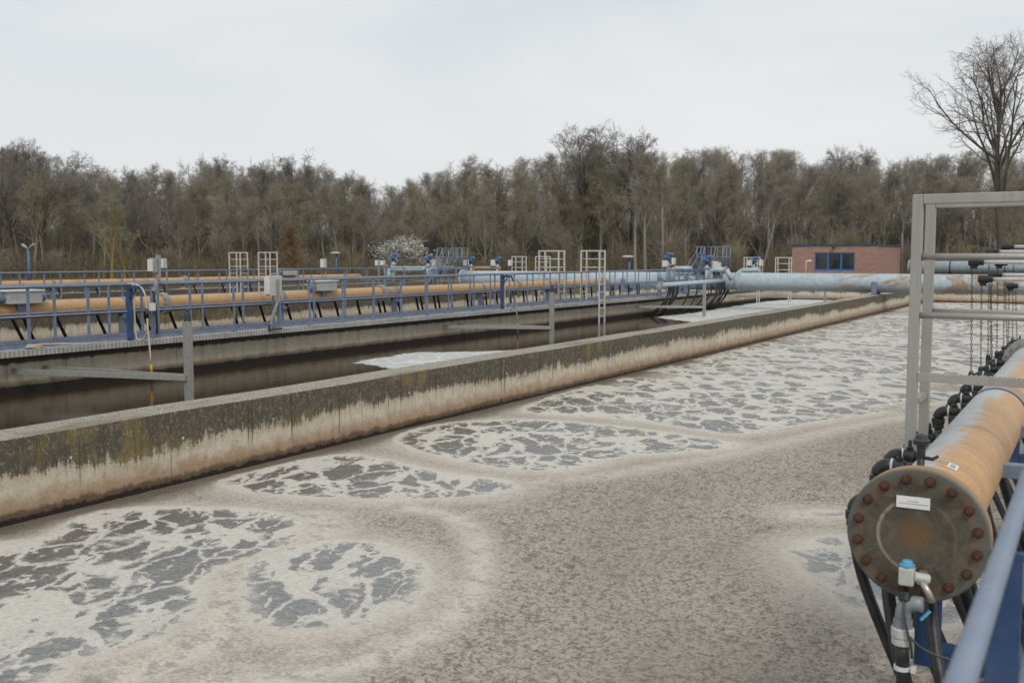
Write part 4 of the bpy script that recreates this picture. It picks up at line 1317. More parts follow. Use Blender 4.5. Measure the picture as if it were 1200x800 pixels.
# ------------------------------------------------------------------ header pipe across the far end and pipework on it
HY, HZ = 45.0, 0.50
t = thing('header_pipe', 'big pale grey header pipe crossing the basins before the brick building', 'pipe', (-10, HY, HZ))
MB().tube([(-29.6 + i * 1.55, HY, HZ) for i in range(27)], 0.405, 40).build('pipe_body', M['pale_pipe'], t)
for x in (-14.35, -29.55, -4.0 + 6):
    mb = MB()
    mb.lathe((x - 0.06, HY, HZ), (1, 0, 0), [(0, 0.47), (0.055, 0.47)], 40)
    mb.lathe((x + 0.005, HY, HZ), (1, 0, 0), [(0, 0.47), (0.055, 0.47)], 40)
    for k in range(20):
        a = 2 * PI * k / 20
        mb.cyl((x - 0.10, HY + 0.44 * math.cos(a), HZ + 0.44 * math.sin(a)), (x + 0.10, HY + 0.44 * math.cos(a), HZ + 0.44 * math.sin(a)), 0.016, 6)
    mb.build('flange_joint', M['pale_pipe'], t)
for x in (-8.3, -24.3, -20.0, -0.4):
    mb = MB()
    mb.box(x - 0.11, x + 0.11, HY - 0.44, HY - 0.41, -0.0, HZ + 0.06)
    mb.box(x - 0.16, x + 0.16, HY - 0.5, HY + 0.5, -0.09, 0.02)
    mb.box(x - 0.11, x + 0.11, HY + 0.41, HY + 0.44, -0.0, HZ + 0.06)
    mb.build('saddle', M['blue'], t)

p2 = survey(1065, 313, 1, 62.0)
t = thing('header_pipe', 'second pale grey pipe with a flanged end behind the big ladder', 'pipe', (p2.x, 62, p2.z))
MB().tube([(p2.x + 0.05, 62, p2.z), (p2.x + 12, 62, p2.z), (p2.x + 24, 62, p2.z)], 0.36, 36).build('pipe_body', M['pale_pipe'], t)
MB().lathe((p2.x, 62, p2.z), (1, 0, 0), [(0, 0.44), (0.07, 0.44)], 36).build('end_flange', M['galv'], t)
for dx_ in (2.2, 10.0, 18.0):
    mb = MB()
    mb.lathe((p2.x + dx_, 62, p2.z), (1, 0, 0), [(0, 0.375), (0.08, 0.375)], 36)
    mb.box(p2.x + dx_ - 0.05, p2.x + dx_ + 0.13, 61.85, 62.15, -0.1, p2.z - 0.3)
    mb.build('pipe_stand', M['deep_blue'], t)
q = survey(1115, 321, 1, 58.5)
mb = MB()
mb.lathe((q.x - 0.85, 58.5, 0.12), (1, 0, 0), [(0, 0.18), (0.05, 0.33), (0.16, 0.40), (1.5, 0.40), (1.62, 0.33), (1.66, 0.18)], 28)
tk = thing('water_tank', 'bright blue rounded tank peeping over the header pipe behind the ladder', 'tank', (q.x, 58.5, -0.1))
o = mb.build('tank_body', M['tank_blue'], tk)
mb = MB()
for xx in (-0.5, 0.5):
    mb.box(q.x + xx - 0.06, q.x + xx + 0.06, 58.15, 58.85, -0.33, -0.24)
mb.build('cradle', M['galv'], tk)


def valve(label, px, py, Y, zbase, s=1.0, body='pvc', boxes=True):
    p = survey(px, py, 1, Y)
    x, zt = p.x, p.z
    t = thing('motor_valve', label, 'valve', (x, Y, zbase))
    mb = MB()
    mb.cyl((x, Y, zbase), (x, Y, zt - 0.42 * s), 0.085 * s, 18)
    mb.lathe((x, Y, zt - 0.48 * s), (0, 0, 1), [(0, 0.15 * s), (0.05 * s, 0.15 * s), (0.06 * s, 0.07 * s), (0.18 * s, 0.06 * s)], 18)
    mb.build('valve_body', M['pale_pipe'], t)
    mb = MB()
    mb.cyl((x, Y, zt - 0.32 * s), (x, Y, zt - 0.14 * s), 0.075 * s, 16)
    mb.build('neck', M['dark_iron'], t)
    mb = MB()
    mb.lathe((x - 0.20 * s, Y, zt - 0.10 * s), (1, 0, 0), [(0, 0.06 * s), (0.03 * s, 0.10 * s), (0.27 * s, 0.10 * s), (0.30 * s, 0.07 * s)], 16)
    mb.lathe((x - 0.02 * s, Y, zt + 0.03 * s), (1, 0, 0), [(0, 0.05 * s), (0.02 * s, 0.085 * s), (0.28 * s, 0.085 * s), (0.31 * s, 0.05 * s)], 16)
    mb.box(x - 0.07 * s, x + 0.07 * s, Y - 0.13 * s, Y + 0.10 * s, zt - 0.16 * s, zt - 0.03 * s)
    mb.build('actuator', M['actuator'], t, bevel=0.006)
    return t, x, zt


def ctrl_box(label, px, py, Y, zb, w_=0.22, h=0.32, m='box_grey'):
    p = survey(px, py, 1, Y)
    t = thing('control_box', label, 'control box', (p.x, Y, zb))
    mb = MB()
    mb.box(p.x - w_ / 2, p.x + w_ / 2, Y - 0.09, Y + 0.09, p.z - h / 2, p.z + h / 2)
    mb.build('housing', M[m], t, bevel=0.012)
    MB().box(p.x - w_ / 2 + 0.02, p.x + w_ / 2 - 0.02, Y - 0.098, Y - 0.091, p.z - h / 2 + 0.025, p.z + h / 2 - 0.025).build('lid', M['white'], t)
    MB().tube([(p.x + 0.02, Y + 0.12, zb), (p.x + 0.02, Y + 0.12, p.z + h / 2)], 0.03, 10).build('pole', M['galv'], t)
    return t


valve('blue motor valve above a white box at the left end of the front manifold', 783, 299, 44.0, 0.3, 1.0)
ctrl_box('white box below the blue actuator at the left end of the front manifold', 779.5, 309, 43.8, -0.05, 0.24, 0.30, 'white')
ctrl_box('small pale box on a pole right of the leftmost front motor valve', 789.5, 306, 43.6, -0.05, 0.15, 0.32)
valve('blue motor valve before the platform at the right end of the front manifold', 828.5, 302, 43.9, 0.3, 1.0)
ctrl_box('pale box between the front motor valve and the blue platform stair', 838, 310, 44.1, -0.05, 0.3, 0.32)
ctrl_box('narrow pale box right of the valve before the blue platform', 843, 312, 44.1, -0.05, 0.14, 0.36)
valve('blue motor valve inside the small ladder frame left of the brick building', 883, 303, 47.2, 0.1, 0.85)
ctrl_box('pale box beside the valve in the ladder frame left of the brick building', 878.5, 308, 47.0, -0.05, 0.22, 0.28)
ctrl_box('narrow box on a pole between the two small ladders left of the brick building', 892, 308, 47.0, -0.05, 0.17, 0.3)
valve('blue motor valve in front of the white blossoming bush', 461, 299, 45.5, 0.2, 1.1)
valve('blue motor valve just left of the far blue platform', 501.5, 301, 45.2, 0.2, 1.1)
valve('blue motor valve just right of the far blue platform', 552, 303, 46.0, 0.2, 0.9)
valve('blue motor valve right of the far platform, last before the small ladder', 583, 303, 46.0, 0.2, 0.9)
ctrl_box('left of two small boxes in front of the white bush', 442, 308, 45.6, -0.05, 0.2, 0.32)
ctrl_box('right of two small boxes in front of the white bush', 448.5, 308, 45.6, -0.05, 0.26, 0.28)
ctrl_box('grey box at the foot of the far blue platform stair', 509, 308, 45.0, -0.05, 0.28, 0.36)
ctrl_box('pale box to the right of the far blue platform', 546, 308, 45.8, -0.05, 0.25, 0.32, 'white')
ctrl_box('pale box left of the last far motor valve', 578, 308, 45.9, -0.05, 0.22, 0.32, 'white')
ctrl_box('small box on a pole left of the small far ladder', 598, 308, 45.9, -0.05, 0.2, 0.32)


def branch(label, pa_, pb, Y, r, tail, m='pale_pipe'):
    a, b = survey(*pa_, 1, Y), survey(*pb, 1, Y)
    t = thing('branch_pipe', label, 'pipe', (a.x, Y, a.z))
    pts = [(a.x - 0.10, Y, 0.35), (a.x - 0.10, Y, a.z - 0.22), (a.x - 0.07, Y, a.z - 0.07), (a.x + 0.08, Y, a.z), (b.x, Y, b.z)]
    MB().tube(pts, r, 16).build('pipe_body', M[m], t)
    if tail:
        c = survey(*tail, 1, Y)
        MB().tube([(b.x + 0.003, Y - 0.02, b.z + 0.01), (c.x, Y + 0.1, c.z)], r * 0.95, 14).build('slanted_end', M['orange'] if px_warm(tail) else M['pale_pipe'], t)
        MB().lathe((b.x - 0.04, Y, b.z), (1, 0, 0), [(0, r + 0.05), (0.05, r + 0.05)], 18).build('flange_joint', M['galv'], t)
    return t


def px_warm(tl):
    return tl[0] < 700


branch('small pale pipe joining the header behind the front motor valve', (790, 315), (811, 315), 44.6, 0.13, None)
branch('small pale pipe right of the valve before the blue platform, slanting into the header', (835, 316), (851, 316), 43.9, 0.12, (857, 328))
branch('small pale pipe left of the brick building beyond the header flange', (868, 317), (889, 316), 46.0, 0.11, None)
branch('long pale branch pipe before the white bush', (458, 315), (504, 315), 45.4, 0.14, None)
branch('pale branch pipe left of the far header end, with a rusty slanted end', (506, 314.5), (531, 314.5), 45.0, 0.12, (541, 325))
branch('ochre branch pipe right of the far blue platform', (556, 314), (586, 314), 46.0, 0.10, None, 'orange')

# air manifold with its bundle of hoses at the end of the front walkway
ma0, ma1 = survey(771, 334, 0, -14.9), survey(868, 326.5, 0, -14.9)
t = thing('air_manifold', 'pale pipe with many black drop hoses at the far end of the front walkway', 'manifold', (-14.9, ma0.y, 0.5))
MB().tube([(-14.9, 36.7, 0.50), (-14.9, 41, 0.52), (-14.9, 45.6, 0.55)], 0.095, 22).build('pipe_body', M['pale_pipe'], t)
MB().lathe((-14.9, 36.66, 0.50), (0, 1, 0), [(0, 0.16), (0.06, 0.16), (0.061, 0.125), (0.10, 0.125)], 24).build('end_flange', M['galv'], t)
MB().lathe((-14.9, 36.65, 0.50), (0, 1, 0), [(0, 0.085), (0.012, 0.085)], 20).build('end_disc', M['pale_pipe'], t)
hy = [37.6, 37.75, 37.9, 38.05, 38.2, 38.5, 38.65, 39.9, 40.9, 42.0, 42.8, 43.6, 43.9, 44.2, 44.5, 44.8, 45.0, 45.2]
for i, y in enumerate(hy):
    rnd = random.Random(i)
    L = rnd.uniform(0.45, 0.95)
    MB().tube(bez((-14.88, y, 0.46), (-14.80, y, 0.1), (-14.82 - L * 0.35, y - 0.05, -0.45), (-14.9 - L, y - 0.1 - rnd.uniform(0, .3), WZ - 0.05), 10), 0.034, 8).build('drop_hose', M['black'], t)
for y in (38.6, 41.6, 44.0):
    mb = MB()
    mb.box(-15.62, -14.95, y - 0.05, y + 0.05, 0.30, 0.39)
    mb.box(-15.72, -15.60, y - 0.06, y + 0.06, 0.0, 0.80)
    mb.bar((-15.62, y, 0.75), (-15.0, y, 0.42), 0.06, 0.06)
    mb.build('bracket', M['blue'], t)

# ------------------------------------------------------------------ blue crossing platforms over the header
def platform(label, pxc, Y):
    xc = survey(pxc, 310, 1, Y).x
    t = thing('crossing_platform', label, 'platform', (xc, Y, 0))
    z = 1.12
    x0, x1 = xc - 0.62, xc + 0.62
    y0, y1 = Y - 0.55, Y + 0.55
    MB().box(x0, x1, y0, y1, z - 0.14, z).build('deck', M['blue'], t)
    for sx in (x0 + 0.03, x1 - 0.03):
        for sy in (y0 + 0.03, y1 - 0.03):
            MB().box(sx - 0.03, sx + 0.03, sy - 0.03, sy + 0.03, -0.1, z - 0.142).build('leg', M['blue'], t)
    mb = MB()
    for sx in (x0, x1):
        for zz in (z + 0.5, z + 0.98):
            mb.tube([(sx, y0, zz), (sx, y1, zz)], 0.024, 8)
        for sy in (y0, Y, y1):
            mb.tube([(sx, sy, z), (sx, sy, z + 0.98)], 0.026, 8)
    for zz in (z + 0.5, z + 0.98):
        mb.tube([(x0, y1, zz), (x1, y1, zz)], 0.022, 8)
    for k in range(1, 4):
        mb.tube([(x0 + (x1 - x0) * k / 4, y1, z), (x0 + (x1 - x0) * k / 4, y1, z + 0.98)], 0.02, 8)
    mb.build('guard_rail', M['blue'], t)
    # steep stairs with handrails dropping towards -x, and one towards the viewer
    xs_, ys_ = x0 - 1.05, y0
    mb = MB()
    for yy in (Y - 0.3, Y + 0.3):
        mb.bar((x0, yy, z - 0.05), (xs_, yy, 0.0), 0.03, 0.14)
    for k in range(5):
        f = (k + 0.5) / 5
        mb.box(x0 - 1.05 * f - 0.10, x0 - 1.05 * f + 0.10, Y - 0.28, Y + 0.28, z * (1 - f) - 0.02, z * (1 - f) + 0.01)
    mb.build('stair', M['blue'], t)
    mb = MB()
    for yy in (Y - 0.32, Y + 0.32):
        mb.tube([(x0, yy, z + 0.98), (xs_ + 0.1, yy, 0.55), (xs_ + 0.1, yy, 0.0)], 0.022, 8)
        mb.tube([(x0, yy, z + 0.5), (xs_ + 0.1, yy, 0.2)], 0.018, 8)
    for xx in (xc - 0.25, xc + 0.3):
        mb.tube([(xx, y0, z + 0.98), (xx, y0 - 0.95, 0.5), (xx, y0 - 0.95, 0.0)], 0.022, 8)
        mb.tube([(xx, y0, z + 0.5), (xx, y0 - 0.95, 0.15)], 0.018, 8)
    mb.build('stair_rail', M['blue'], t)


platform('blue stair platform over the header at the end of the front walkway', 836, 45.0)
platform('smaller blue stair platform at the far end of the header, right of the bush', 530, 45.0)

# ------------------------------------------------------------------ probe posts standing in the channel
def probe(label, px, py_top, Y, x, ztop, arm, cap):
    t = thing('probe_post', label, 'post', (x, Y, WZ))
    MB().box(x - 0.055, x + 0.055, Y - 0.055, Y + 0.055, WZ - 0.4, ztop).build('tube', M['galv'], t, bevel=0.006)
    if cap:
        MB().lathe((x, Y, ztop), (0, 0, 1), [(0, 0.062), (0.12, 0.05), (0.14, 0.04), (0.20, 0.035)], 14).build('cap', M['dark_iron'], t)
    mb = MB()
    mb.bar((x + 0.02, Y - 0.075, -0.36), (DX - 0.29, Y - arm, -0.36), 0.035, 0.09)
    mb.bar((x + 0.02, Y + 0.075, -0.36), (DX - 0.29, Y - arm * 0.35, -0.36), 0.035, 0.08)
    mb.build('arm', M['galv'], t)
    return t


p = survey(222, 470, 2, WZ)
probe('square grey post rising from the dark water on a long arm, nearest of the posts', 222, 362, p.y, p.x, 0.55, 0.9, True)
p = survey(646.5, 400, 2, WZ)
probe('square grey post with a dark cap in the channel left of the pale ladder', 646, 330, p.y, p.x, 0.62, 1.2, True)
p = survey(825, 371, 2, WZ)
probe('pale grey post in the channel before the hose manifold', 825, 335, p.y, p.x, 0.55, 1.2, False)
p = survey(923, 352, 2, WZ)
probe('small far post on an arm under the big header pipe', 923, 335, 50.0, -11.6, 0.3, 0.5, False)

# ------------------------------------------------------------------ instruments on the front walkway
def inst_post(label, px, boxes):
    x = DX - 0.28
    y = survey(px, 370, 0, x).y
    t = thing('instrument_post', label, 'instrument', (x, y, 0))
    return t, x, y


# leaning cable duct with two boxes on the left part of the walkway
x = DX - 0.16
y = survey(178, 330, 0, x).y
t = thing('instrument_post', 'grey instrument box on a cranked grey duct on the front walkway at left', 'instrument', (x, y, 0))
MB().box(x - 0.03, x + 0.03, y - 0.03, y + 0.03, 0.0, 1.05).build('pole', M['blue'], t)
mb = MB()
mb.bar((x + 0.06, y - 0.02, 0.92), (x + 0.06, y + 0.10, 1.15), 0.05, 0.06)
mb.bar((x + 0.06, y + 0.10, 1.13), (x + 0.06, y + 0.12, 1.62), 0.09, 0.06)
mb.build('cable_duct', M['galv'], t)
MB().box(x + 0.0, x + 0.12, y - 0.06, y + 0.055, 1.28, 1.56).build('housing', M['galv'], t, bevel=0.01)
MB().box(x + 0.005, x + 0.115, y - 0.10, y - 0.061, 1.31, 1.54).build('lid', M['white'], t)
mb = MB()
mb.tube(bez((x + 0.06, y, 0.95), (x + 0.1, y - 0.05, 0.7), (x + 0.1, y + 0.02, 0.5), (x + 0.08, y + 0.02, 0.10), 10), 0.022, 8)
mb.build('cable', M['black'], t)
MB().box(x + 0.05, x + 0.11, y - 0.14, y - 0.02, 0.55, 0.70).build('junction_box', M['white'], t)
p = survey(191, 310, 0, DX2 - 0.2)
ctrl_box('small box on a thin pole of the rear walkway, right of the tall instrument post', 191.5, 308.5, p.y, 0.0, 0.22, 0.38)
p = survey(378, 309, 0, DX2 - 0.2)
ctrl_box('grey box on a bent pole of the rear walkway behind the lamp box', 379, 308.5, p.y, 0.0, 0.26, 0.42)

# blue hose gallows with hoses
def gallows(label, px, hose_m, drop):
    x = DX - 0.12
    y = survey(px, 370, 0, x).y
    t = thing('hose_bracket', label, 'bracket', (x, y, 0))
    mb = MB()
    mb.box(x - 0.045, x + 0.045, y - 0.045, y + 0.045, 0.0, 0.98)
    mb.box(x - 0.045, x + 0.35, y - 0.045, y + 0.045, 0.98, 1.045)
    mb.bar((x + 0.04, y, 0.80), (x + 0.2, y, 0.97), 0.03, 0.03)
    mb.bar((x + 0.34, y, 1.02), (x + 0.42, y, 0.86), 0.08, 0.045)
    mb.build('gallows_frame', M['deep_blue'], t, bevel=0.004)
    xe = x + 0.45
    h = thing('hose', 'hose hanging into the water from the ' + label.replace('dark blue hose ', ''), 'hose', (xe, y, 0))
    MB().tube(bez((x + 0.05, y - 0.06, 1.08), (x + 0.30, y - 0.04, 1.10), (xe, y, 1.03), (xe, y + 0.02, 0.75), 10) + bez((xe, y + 0.02, 0.70), (xe, y + 0.02, 0.3), (xe + 0.06, y + 0.02, 0.0), (xe + 0.08, y + 0.02, -0.42), 8), 0.016, 10).build('hose_run', M[hose_m], h)
    MB().tube([(xe + 0.08, y + 0.02, -0.42), (xe + 0.09, y + 0.02, -0.62)], 0.025, 10).build('yellow_sleeve', M['yellow'], h)
    MB().tube([(xe + 0.09, y + 0.02, -0.62), (xe + 0.10, y + 0.02, -0.85)], 0.028, 10).build('probe_tip', M['black'], h)
    MB().tube(bez((x + 0.05, y + 0.05, 1.06), (x + 0.08, y + 0.06, 0.9), (x + 0.03, y + 0.07, 0.3), (x + 0.06, y + 0.09, 0.03), 10) + bez((x + 0.08, y + 0.10, 0.02), (x + 0.16, y + 0.15, 0.0), (x + 0.28, y + 0.2, 0.06), (xe - 0.04, y + 0.08, 0.45), 8), 0.015, 8).build('hose_loop', M['beige_hose'], h)
    MB().tube([(xe, y + 0.03, 0.62), (xe, y + 0.03, 0.44)], 0.03, 10).build('clamp', M['black'], h)
    return t


gallows('dark blue hose bracket left of the tall instrument post', 152, 'beige_hose', 1)
gallows('dark blue hose bracket right of the middle of the front walkway', 588.5, 'galv', 1)

# coil of beige hose on the deck edge
y = survey(36, 400, 0, DX - 0.1).y
pts = []
for k in range(30):
    a = 2 * PI * k / 14
    pts.append((DX - 0.10 + 0.07 * math.cos(a), y + 0.05 + 0.16 * math.sin(a) + 0.002 * k, 0.022 + 0.002 * k))
pts += [(DX - 0.06, y + 0.5, 0.06), (DX - 0.07, y + 1.0, 0.025), (DX - 0.10, y + 1.6, 0.025)]
o = MB().tube(pts, 0.013, 8).build('hose_coil', M['beige_hose'])
tag(o, 'coil of beige hose lying on the edge of the front walkway at left', 'hose')

# grey cabinet on a crooked pole
x = DX - 0.02
y = survey(314, 380, 0, x).y
t = thing('control_box', 'grey cabinet with white front on a crooked pole of the front walkway railing', 'control box', (x, y, 0))
MB().box(x + 0.0, x + 0.14, y - 0.05, y + 0.31, 0.74, 1.18).build('housing', M['box_grey'], t, bevel=0.012)
MB().box(x + 0.01, x + 0.13, y - 0.105, y - 0.052, 0.78, 1.15).build('lid', M['white'], t, bevel=0.006)
MB().bar((x + 0.165, y + 0.16, 0.62), (x + 0.165, y + 0.16, 1.1), 0.07, 0.045).bar((x + 0.16, y + 0.16, 0.63), (x + 0.09, y - 0.04, 0.12), 0.05, 0.045).build('pole', M['galv'], t)
MB().tube([(x + 0.09, y - 0.04, 0.2), (x + 0.08, y - 0.05, 0.0), (x + 0.1, y + 0.12, 0.01), (x + 0.12, y + 0.3, 0.01)], 0.022, 8).build('cable', M['black'], t)


def blower(label, px, x, z, s=1.0):
    y = survey(px, 345, 0, x).y
    t = thing('motor_drive', label, 'motor', (x, y, z - 0.2))
    MB().lathe((x - 0.02, y - 0.58 * s, z), (0, 1, 0), [(0, 0.09 * s), (0.04 * s, 0.115 * s), (0.34 * s, 0.115 * s)], 20).build('drum', M['blue'], t)
    MB().lathe((x - 0.02, y + 0.26 * s, z), (0, 1, 0), [(0, 0.11 * s), (0.30 * s, 0.11 * s), (0.36 * s, 0.06 * s)], 20).build('drum', M['blue'], t)
    mb = MB()
    mb.box(x - 0.20 * s, x + 0.20 * s, y - 0.40 * s, y + 0.40 * s, z - 0.13 * s, z + 0.14 * s)
    mb.build('housing', M['box_grey'], t, bevel=0.01)
    mb = MB()
    mb.box(x - 0.24 * s, x + 0.24 * s, y - 0.46 * s, y + 0.44 * s, z + 0.141 * s, z + 0.175 * s)
    mb.build('lid', M['white'], t, bevel=0.005)
    MB().box(x - 0.05 * s, x + 0.05 * s, y - 0.08, y + 0.08, z - 0.28 * s, z - 0.132 * s).build('foot', M['blue'], t)
    return t


blower('white lidded box with blue drums on the front ochre pipe at the left edge', 24, DX - 1.32, 0.84, 0.82)
blower('white lidded box with blue drums on the middle of the front ochre pipe', 379, DX - 1.32, 0.85, 0.85)
blower('white lidded box with blue drums on the rear ochre pipe', 338, DX2 - 1.4, 0.90, 1.05)

# ------------------------------------------------------------------ lamps
def lamp(label, px, py, Y, double):
    p = survey(px, py, 1, Y)
    t = thing('street_lamp', label, 'lamp', (p.x, Y, -0.1))
    MB().tube([(p.x, Y, -0.1), (p.x, Y, p.z)], [0.085, 0.065], 12).build('pole', M['actuator'], t)
    sides = ((-1, 1) if double else ())
    for s in sides:
        mb = MB()
        mb.tube([(p.x, Y, p.z - 0.05), (p.x + s * 0.22, Y, p.z + 0.08)], 0.04, 8)
        mb.lathe((p.x + s * 0.16, Y, p.z + 0.05), (s, 0, 0.42), [(0, 0.04), (0.06, 0.075), (0.34, 0.085), (0.42, 0.04)], 14)
        mb.build('lamp_head', M['galv'], t)
    if not double:
        MB().lathe((p.x - 0.1, Y, p.z - 0.01), (0, 0, 1), [(0, 0.12), (0.03, 0.40), (0.09, 0.42), (0.16, 0.2)], 20).build('lamp_shade', M['box_grey'], t)


p = survey(33, 290, 0, -49.5)
lamp('blue lamp post with two small heads at the left edge', 33, 291, p.y, True)
lamp('slim blue lamp post right of the copper coloured bush', 394, 297.5, 58.5, False)
lamp('slim blue lamp post right of the pale ladders, before pale trunks', 737.5, 302.0, 60.0, False)

# ------------------------------------------------------------------ brick building
bx0, bx1, by0, by1, bz0, bz1 = -18.57, -12.95, 70.0, 79.2, -0.1, 2.42
t = thing('brick_building', 'low red brick building with flat blue roof edge and a wide window', 'building', ((bx0 + bx1) / 2, (by0 + by1) / 2, bz0))
wx0, wx1, wz0, wz1 = -17.02, -14.34, 0.72, 1.96
mb = MB()
mb.box(bx0, wx0, by0, by0 + 0.3, bz0, bz1)
mb.box(wx1, bx1, by0, by0 + 0.3, bz0, bz1)
mb.box(wx0, wx1, by0, by0 + 0.3, bz0, wz0)
mb.box(wx0, wx1, by0, by0 + 0.3, wz1, bz1)
mb.box(bx0, bx0 + 0.3, by0 + 0.3, by1, bz0, bz1)
mb.box(bx1 - 0.3, bx1, by0 + 0.3, by1, bz0, bz1)
mb.box(bx0 + 0.3, bx1 - 0.3, by1 - 0.3, by1, bz0, bz1)
mb.build('wall', M['brick'], t)
rf = MB().box(bx0 - 0.06, bx1 + 0.06, by0 - 0.06, by1 + 0.06, bz1, bz1 + 0.10).build('roof', M['deep_blue'], t)
mb = MB()
mb.tube([(-15.7, by0 - 0.02, bz1 + 0.0), (-15.7, by0 - 0.22, bz1 - 0.02)], 0.03, 8)
mb.lathe((-15.7, by0 - 0.15, bz1 + 0.0), (0, -0.4, -1), [(0, 0.04), (0.05, 0.10), (0.16, 0.11)], 14)
mb.build('wall_lamp', M['dark_iron'], t)
wf = MB()
fy0, fy1 = by0 + 0.05, by0 + 0.13
wf.box(wx0, wx1, fy0, fy1, wz0, wz0 + 0.12).box(wx0, wx1, fy0, fy1, wz1 - 0.08, wz1)
wf.box(wx0, wx0 + 0.08, fy0, fy1, wz0 + 0.12, wz1 - 0.08).box(wx1 - 0.08, wx1, fy0, fy1, wz0 + 0.12, wz1 - 0.08)
for k in (1, 2):
    xm = wx0 + (wx1 - wx0) * k / 3
    wf.box(xm - 0.06, xm + 0.06, fy0, fy1, wz0 + 0.12, wz1 - 0.08)
wfo = wf.build('window', M['frame_blue'], t)
for k in range(3):
    a = wx0 + (wx1 - wx0) * k / 3
    MB().box(a + 0.06, a + (wx1 - wx0) / 3 - 0.06, by0 + 0.09, by0 + 0.10, wz0 + 0.1, wz1 - 0.07).build('pane', M['glass'], wfo)
p = survey(945, 306, 1, 66.0)
t = thing('vent_pipe', 'small white bent vent pipe in front of the brick wall left of the window', 'pipe', (p.x, 66, -0.1))
MB().tube([(p.x, 66, -0.1), (p.x, 66, p.z - 0.04), (p.x + 0.05, 66, p.z), (p.x + 0.2, 66, p.z)], 0.06, 12).build('pipe_body', M['white'], t)
MB().lathe((p.x + 0.16, 66, p.z), (1, 0, 0), [(0, 0.08), (0.14, 0.08)], 14).build('mouth', M['white'], t)

# ------------------------------------------------------------------ trees
def tree_meshes(seed, H, spread=0.32, bole=0.18, limbs=16, forks=(8, 6, 5), twig_r=0.016, lean=0.0, up=0.18, trunk_r=None, angle=(38, 62), top=0.92, rscale=1.0, ragged=0.12):
    """trunk with limbs in one mesh, branches and twigs in another; base at the origin"""
    rnd = random.Random(seed)
    tr, cr = MB(), MB()
    trunk_r = trunk_r or H * 0.0145

    def perp(d):
        a = rnd.uniform(0, 2 * PI)
        u = V((math.cos(a), math.sin(a), rnd.uniform(-0.3, 0.3)))
        p_ = (u - d * u.dot(d))
        return p_.normalized() if p_.length > 1e-3 else V((1, 0, 0))

    def path(p0, d, L, n, wob, tropism):
        pts = [p0]
        d = d.copy()
        for i in range(n):
            d = (d + V((rnd.gauss(0, wob), rnd.gauss(0, wob), rnd.gauss(0, wob) + tropism))).normalized()
            pts.append(pts[-1] + d * (L / n))
        return pts

    def at_(pts, t):
        f = t * (len(pts) - 1)
        i = min(int(f), len(pts) - 2)
        q = pts[i].lerp(pts[i + 1], f - i)
        return q, (pts[i + 1] - pts[i]).normalized()

    def grow(p0, d, L, r, lev):
        n = (5, 4, 3, 2)[lev]
        pts = path(p0, d, L, n, (0.12, 0.17, 0.24, 0.28)[lev], (up * 0.9, up * 0.6, up * 0.25, 0.0)[lev])
        rs = [max(r * (1 - 0.72 * i / n), twig_r * 0.55) for i in range(n + 1)]
        (tr if lev == 0 else cr).tube(pts, rs, (6, 4, 3, 3)[lev], caps=False)
        if lev < 3:
            k = forks[lev]
            for i in range(k):
                t = 0.22 + 0.78 * (i + rnd.uniform(0.2, 0.9)) / k
                t = min(t, 0.99)
                q, dd = at_(pts, t)
                a = R(rnd.uniform(28, 58))
                nd_ = (dd * math.cos(a) + perp(dd) * math.sin(a)).normalized()
                l2 = L * rnd.uniform(0.36, 0.60) * (1.15 - 0.50 * t)
                grow(q, nd_, max(l2, 0.35), max(r * 0.42 * (1.1 - 0.4 * t), twig_r), lev + 1)

    n = 9
    pts = path(V((0, 0, 0)), V((lean, 0, 1)), H * top, n, 0.045, 0.05)
    rs = [trunk_r * (1.35 if i == 0 else 1) * (1 - 0.80 * i / n) * rscale for i in range(n + 1)]
    tr.tube(pts, rs, 9, caps=False)
    for i in range(limbs):
        t = bole + (1 - bole) * (i + rnd.uniform(0.1, 0.9)) / limbs
        t = min(t, 0.985)
        q, dd = at_(pts, t)
        a = R(rnd.uniform(*angle)) * (1.05 - 0.45 * t)
        d = (dd * math.cos(a) + perp(dd) * math.sin(a)).normalized()
        shape = 1.05 - 0.60 * (t - bole) / (1 - bole)
        L = H * spread * shape * rnd.uniform(0.75, 1.2)
        grow(q, d, L, trunk_r * (0.52 - 0.3 * t) * rscale, 0)
    return tr, cr


PROTO = {}


def proto(key, tm, cm, **kw):
    tr, cr = tree_meshes(**kw)
    a = tr.mesh('trunk')
    a.materials.append(M[tm])
    b = cr.mesh('crown')
    b.materials.append(M[cm])
    PROTO[key] = (a, b)


VASE = dict(H=12, limbs=15, forks=(8, 7, 6), twig_r=0.0075, top=0.80)
proto('g1', 'bark', 'twig_grey', seed=11, spread=0.42, bole=0.26, angle=(24, 50), up=0.12, **VASE)
proto('g2', 'bark', 'twig_grey', seed=12, spread=0.37, bole=0.34, angle=(18, 40), up=0.13, **VASE)
proto('g3', 'bark_dark', 'twig_dark', seed=13, spread=0.46, bole=0.34, angle=(26, 54), up=0.10, **VASE)
proto('r1', 'bark', 'twig_red', seed=14, spread=0.42, bole=0.18, angle=(22, 50), up=0.13, **VASE)
proto('r2', 'bark_dark', 'twig_red', seed=15, spread=0.37, bole=0.26, angle=(18, 44), up=0.14, **VASE)
proto('o1', 'bark', 'twig_olive', seed=16, spread=0.42, bole=0.18, angle=(24, 52), up=0.11, **VASE)
proto('o2', 'bark', 'twig_olive', seed=17, spread=0.36, bole=0.28, angle=(16, 40), up=0.14, **VASE)
proto('p1', 'bark_pale', 'twig_grey', seed=18, H=12, spread=0.26, bole=0.42, limbs=11, angle=(20, 40), up=0.3, twig_r=0.010)
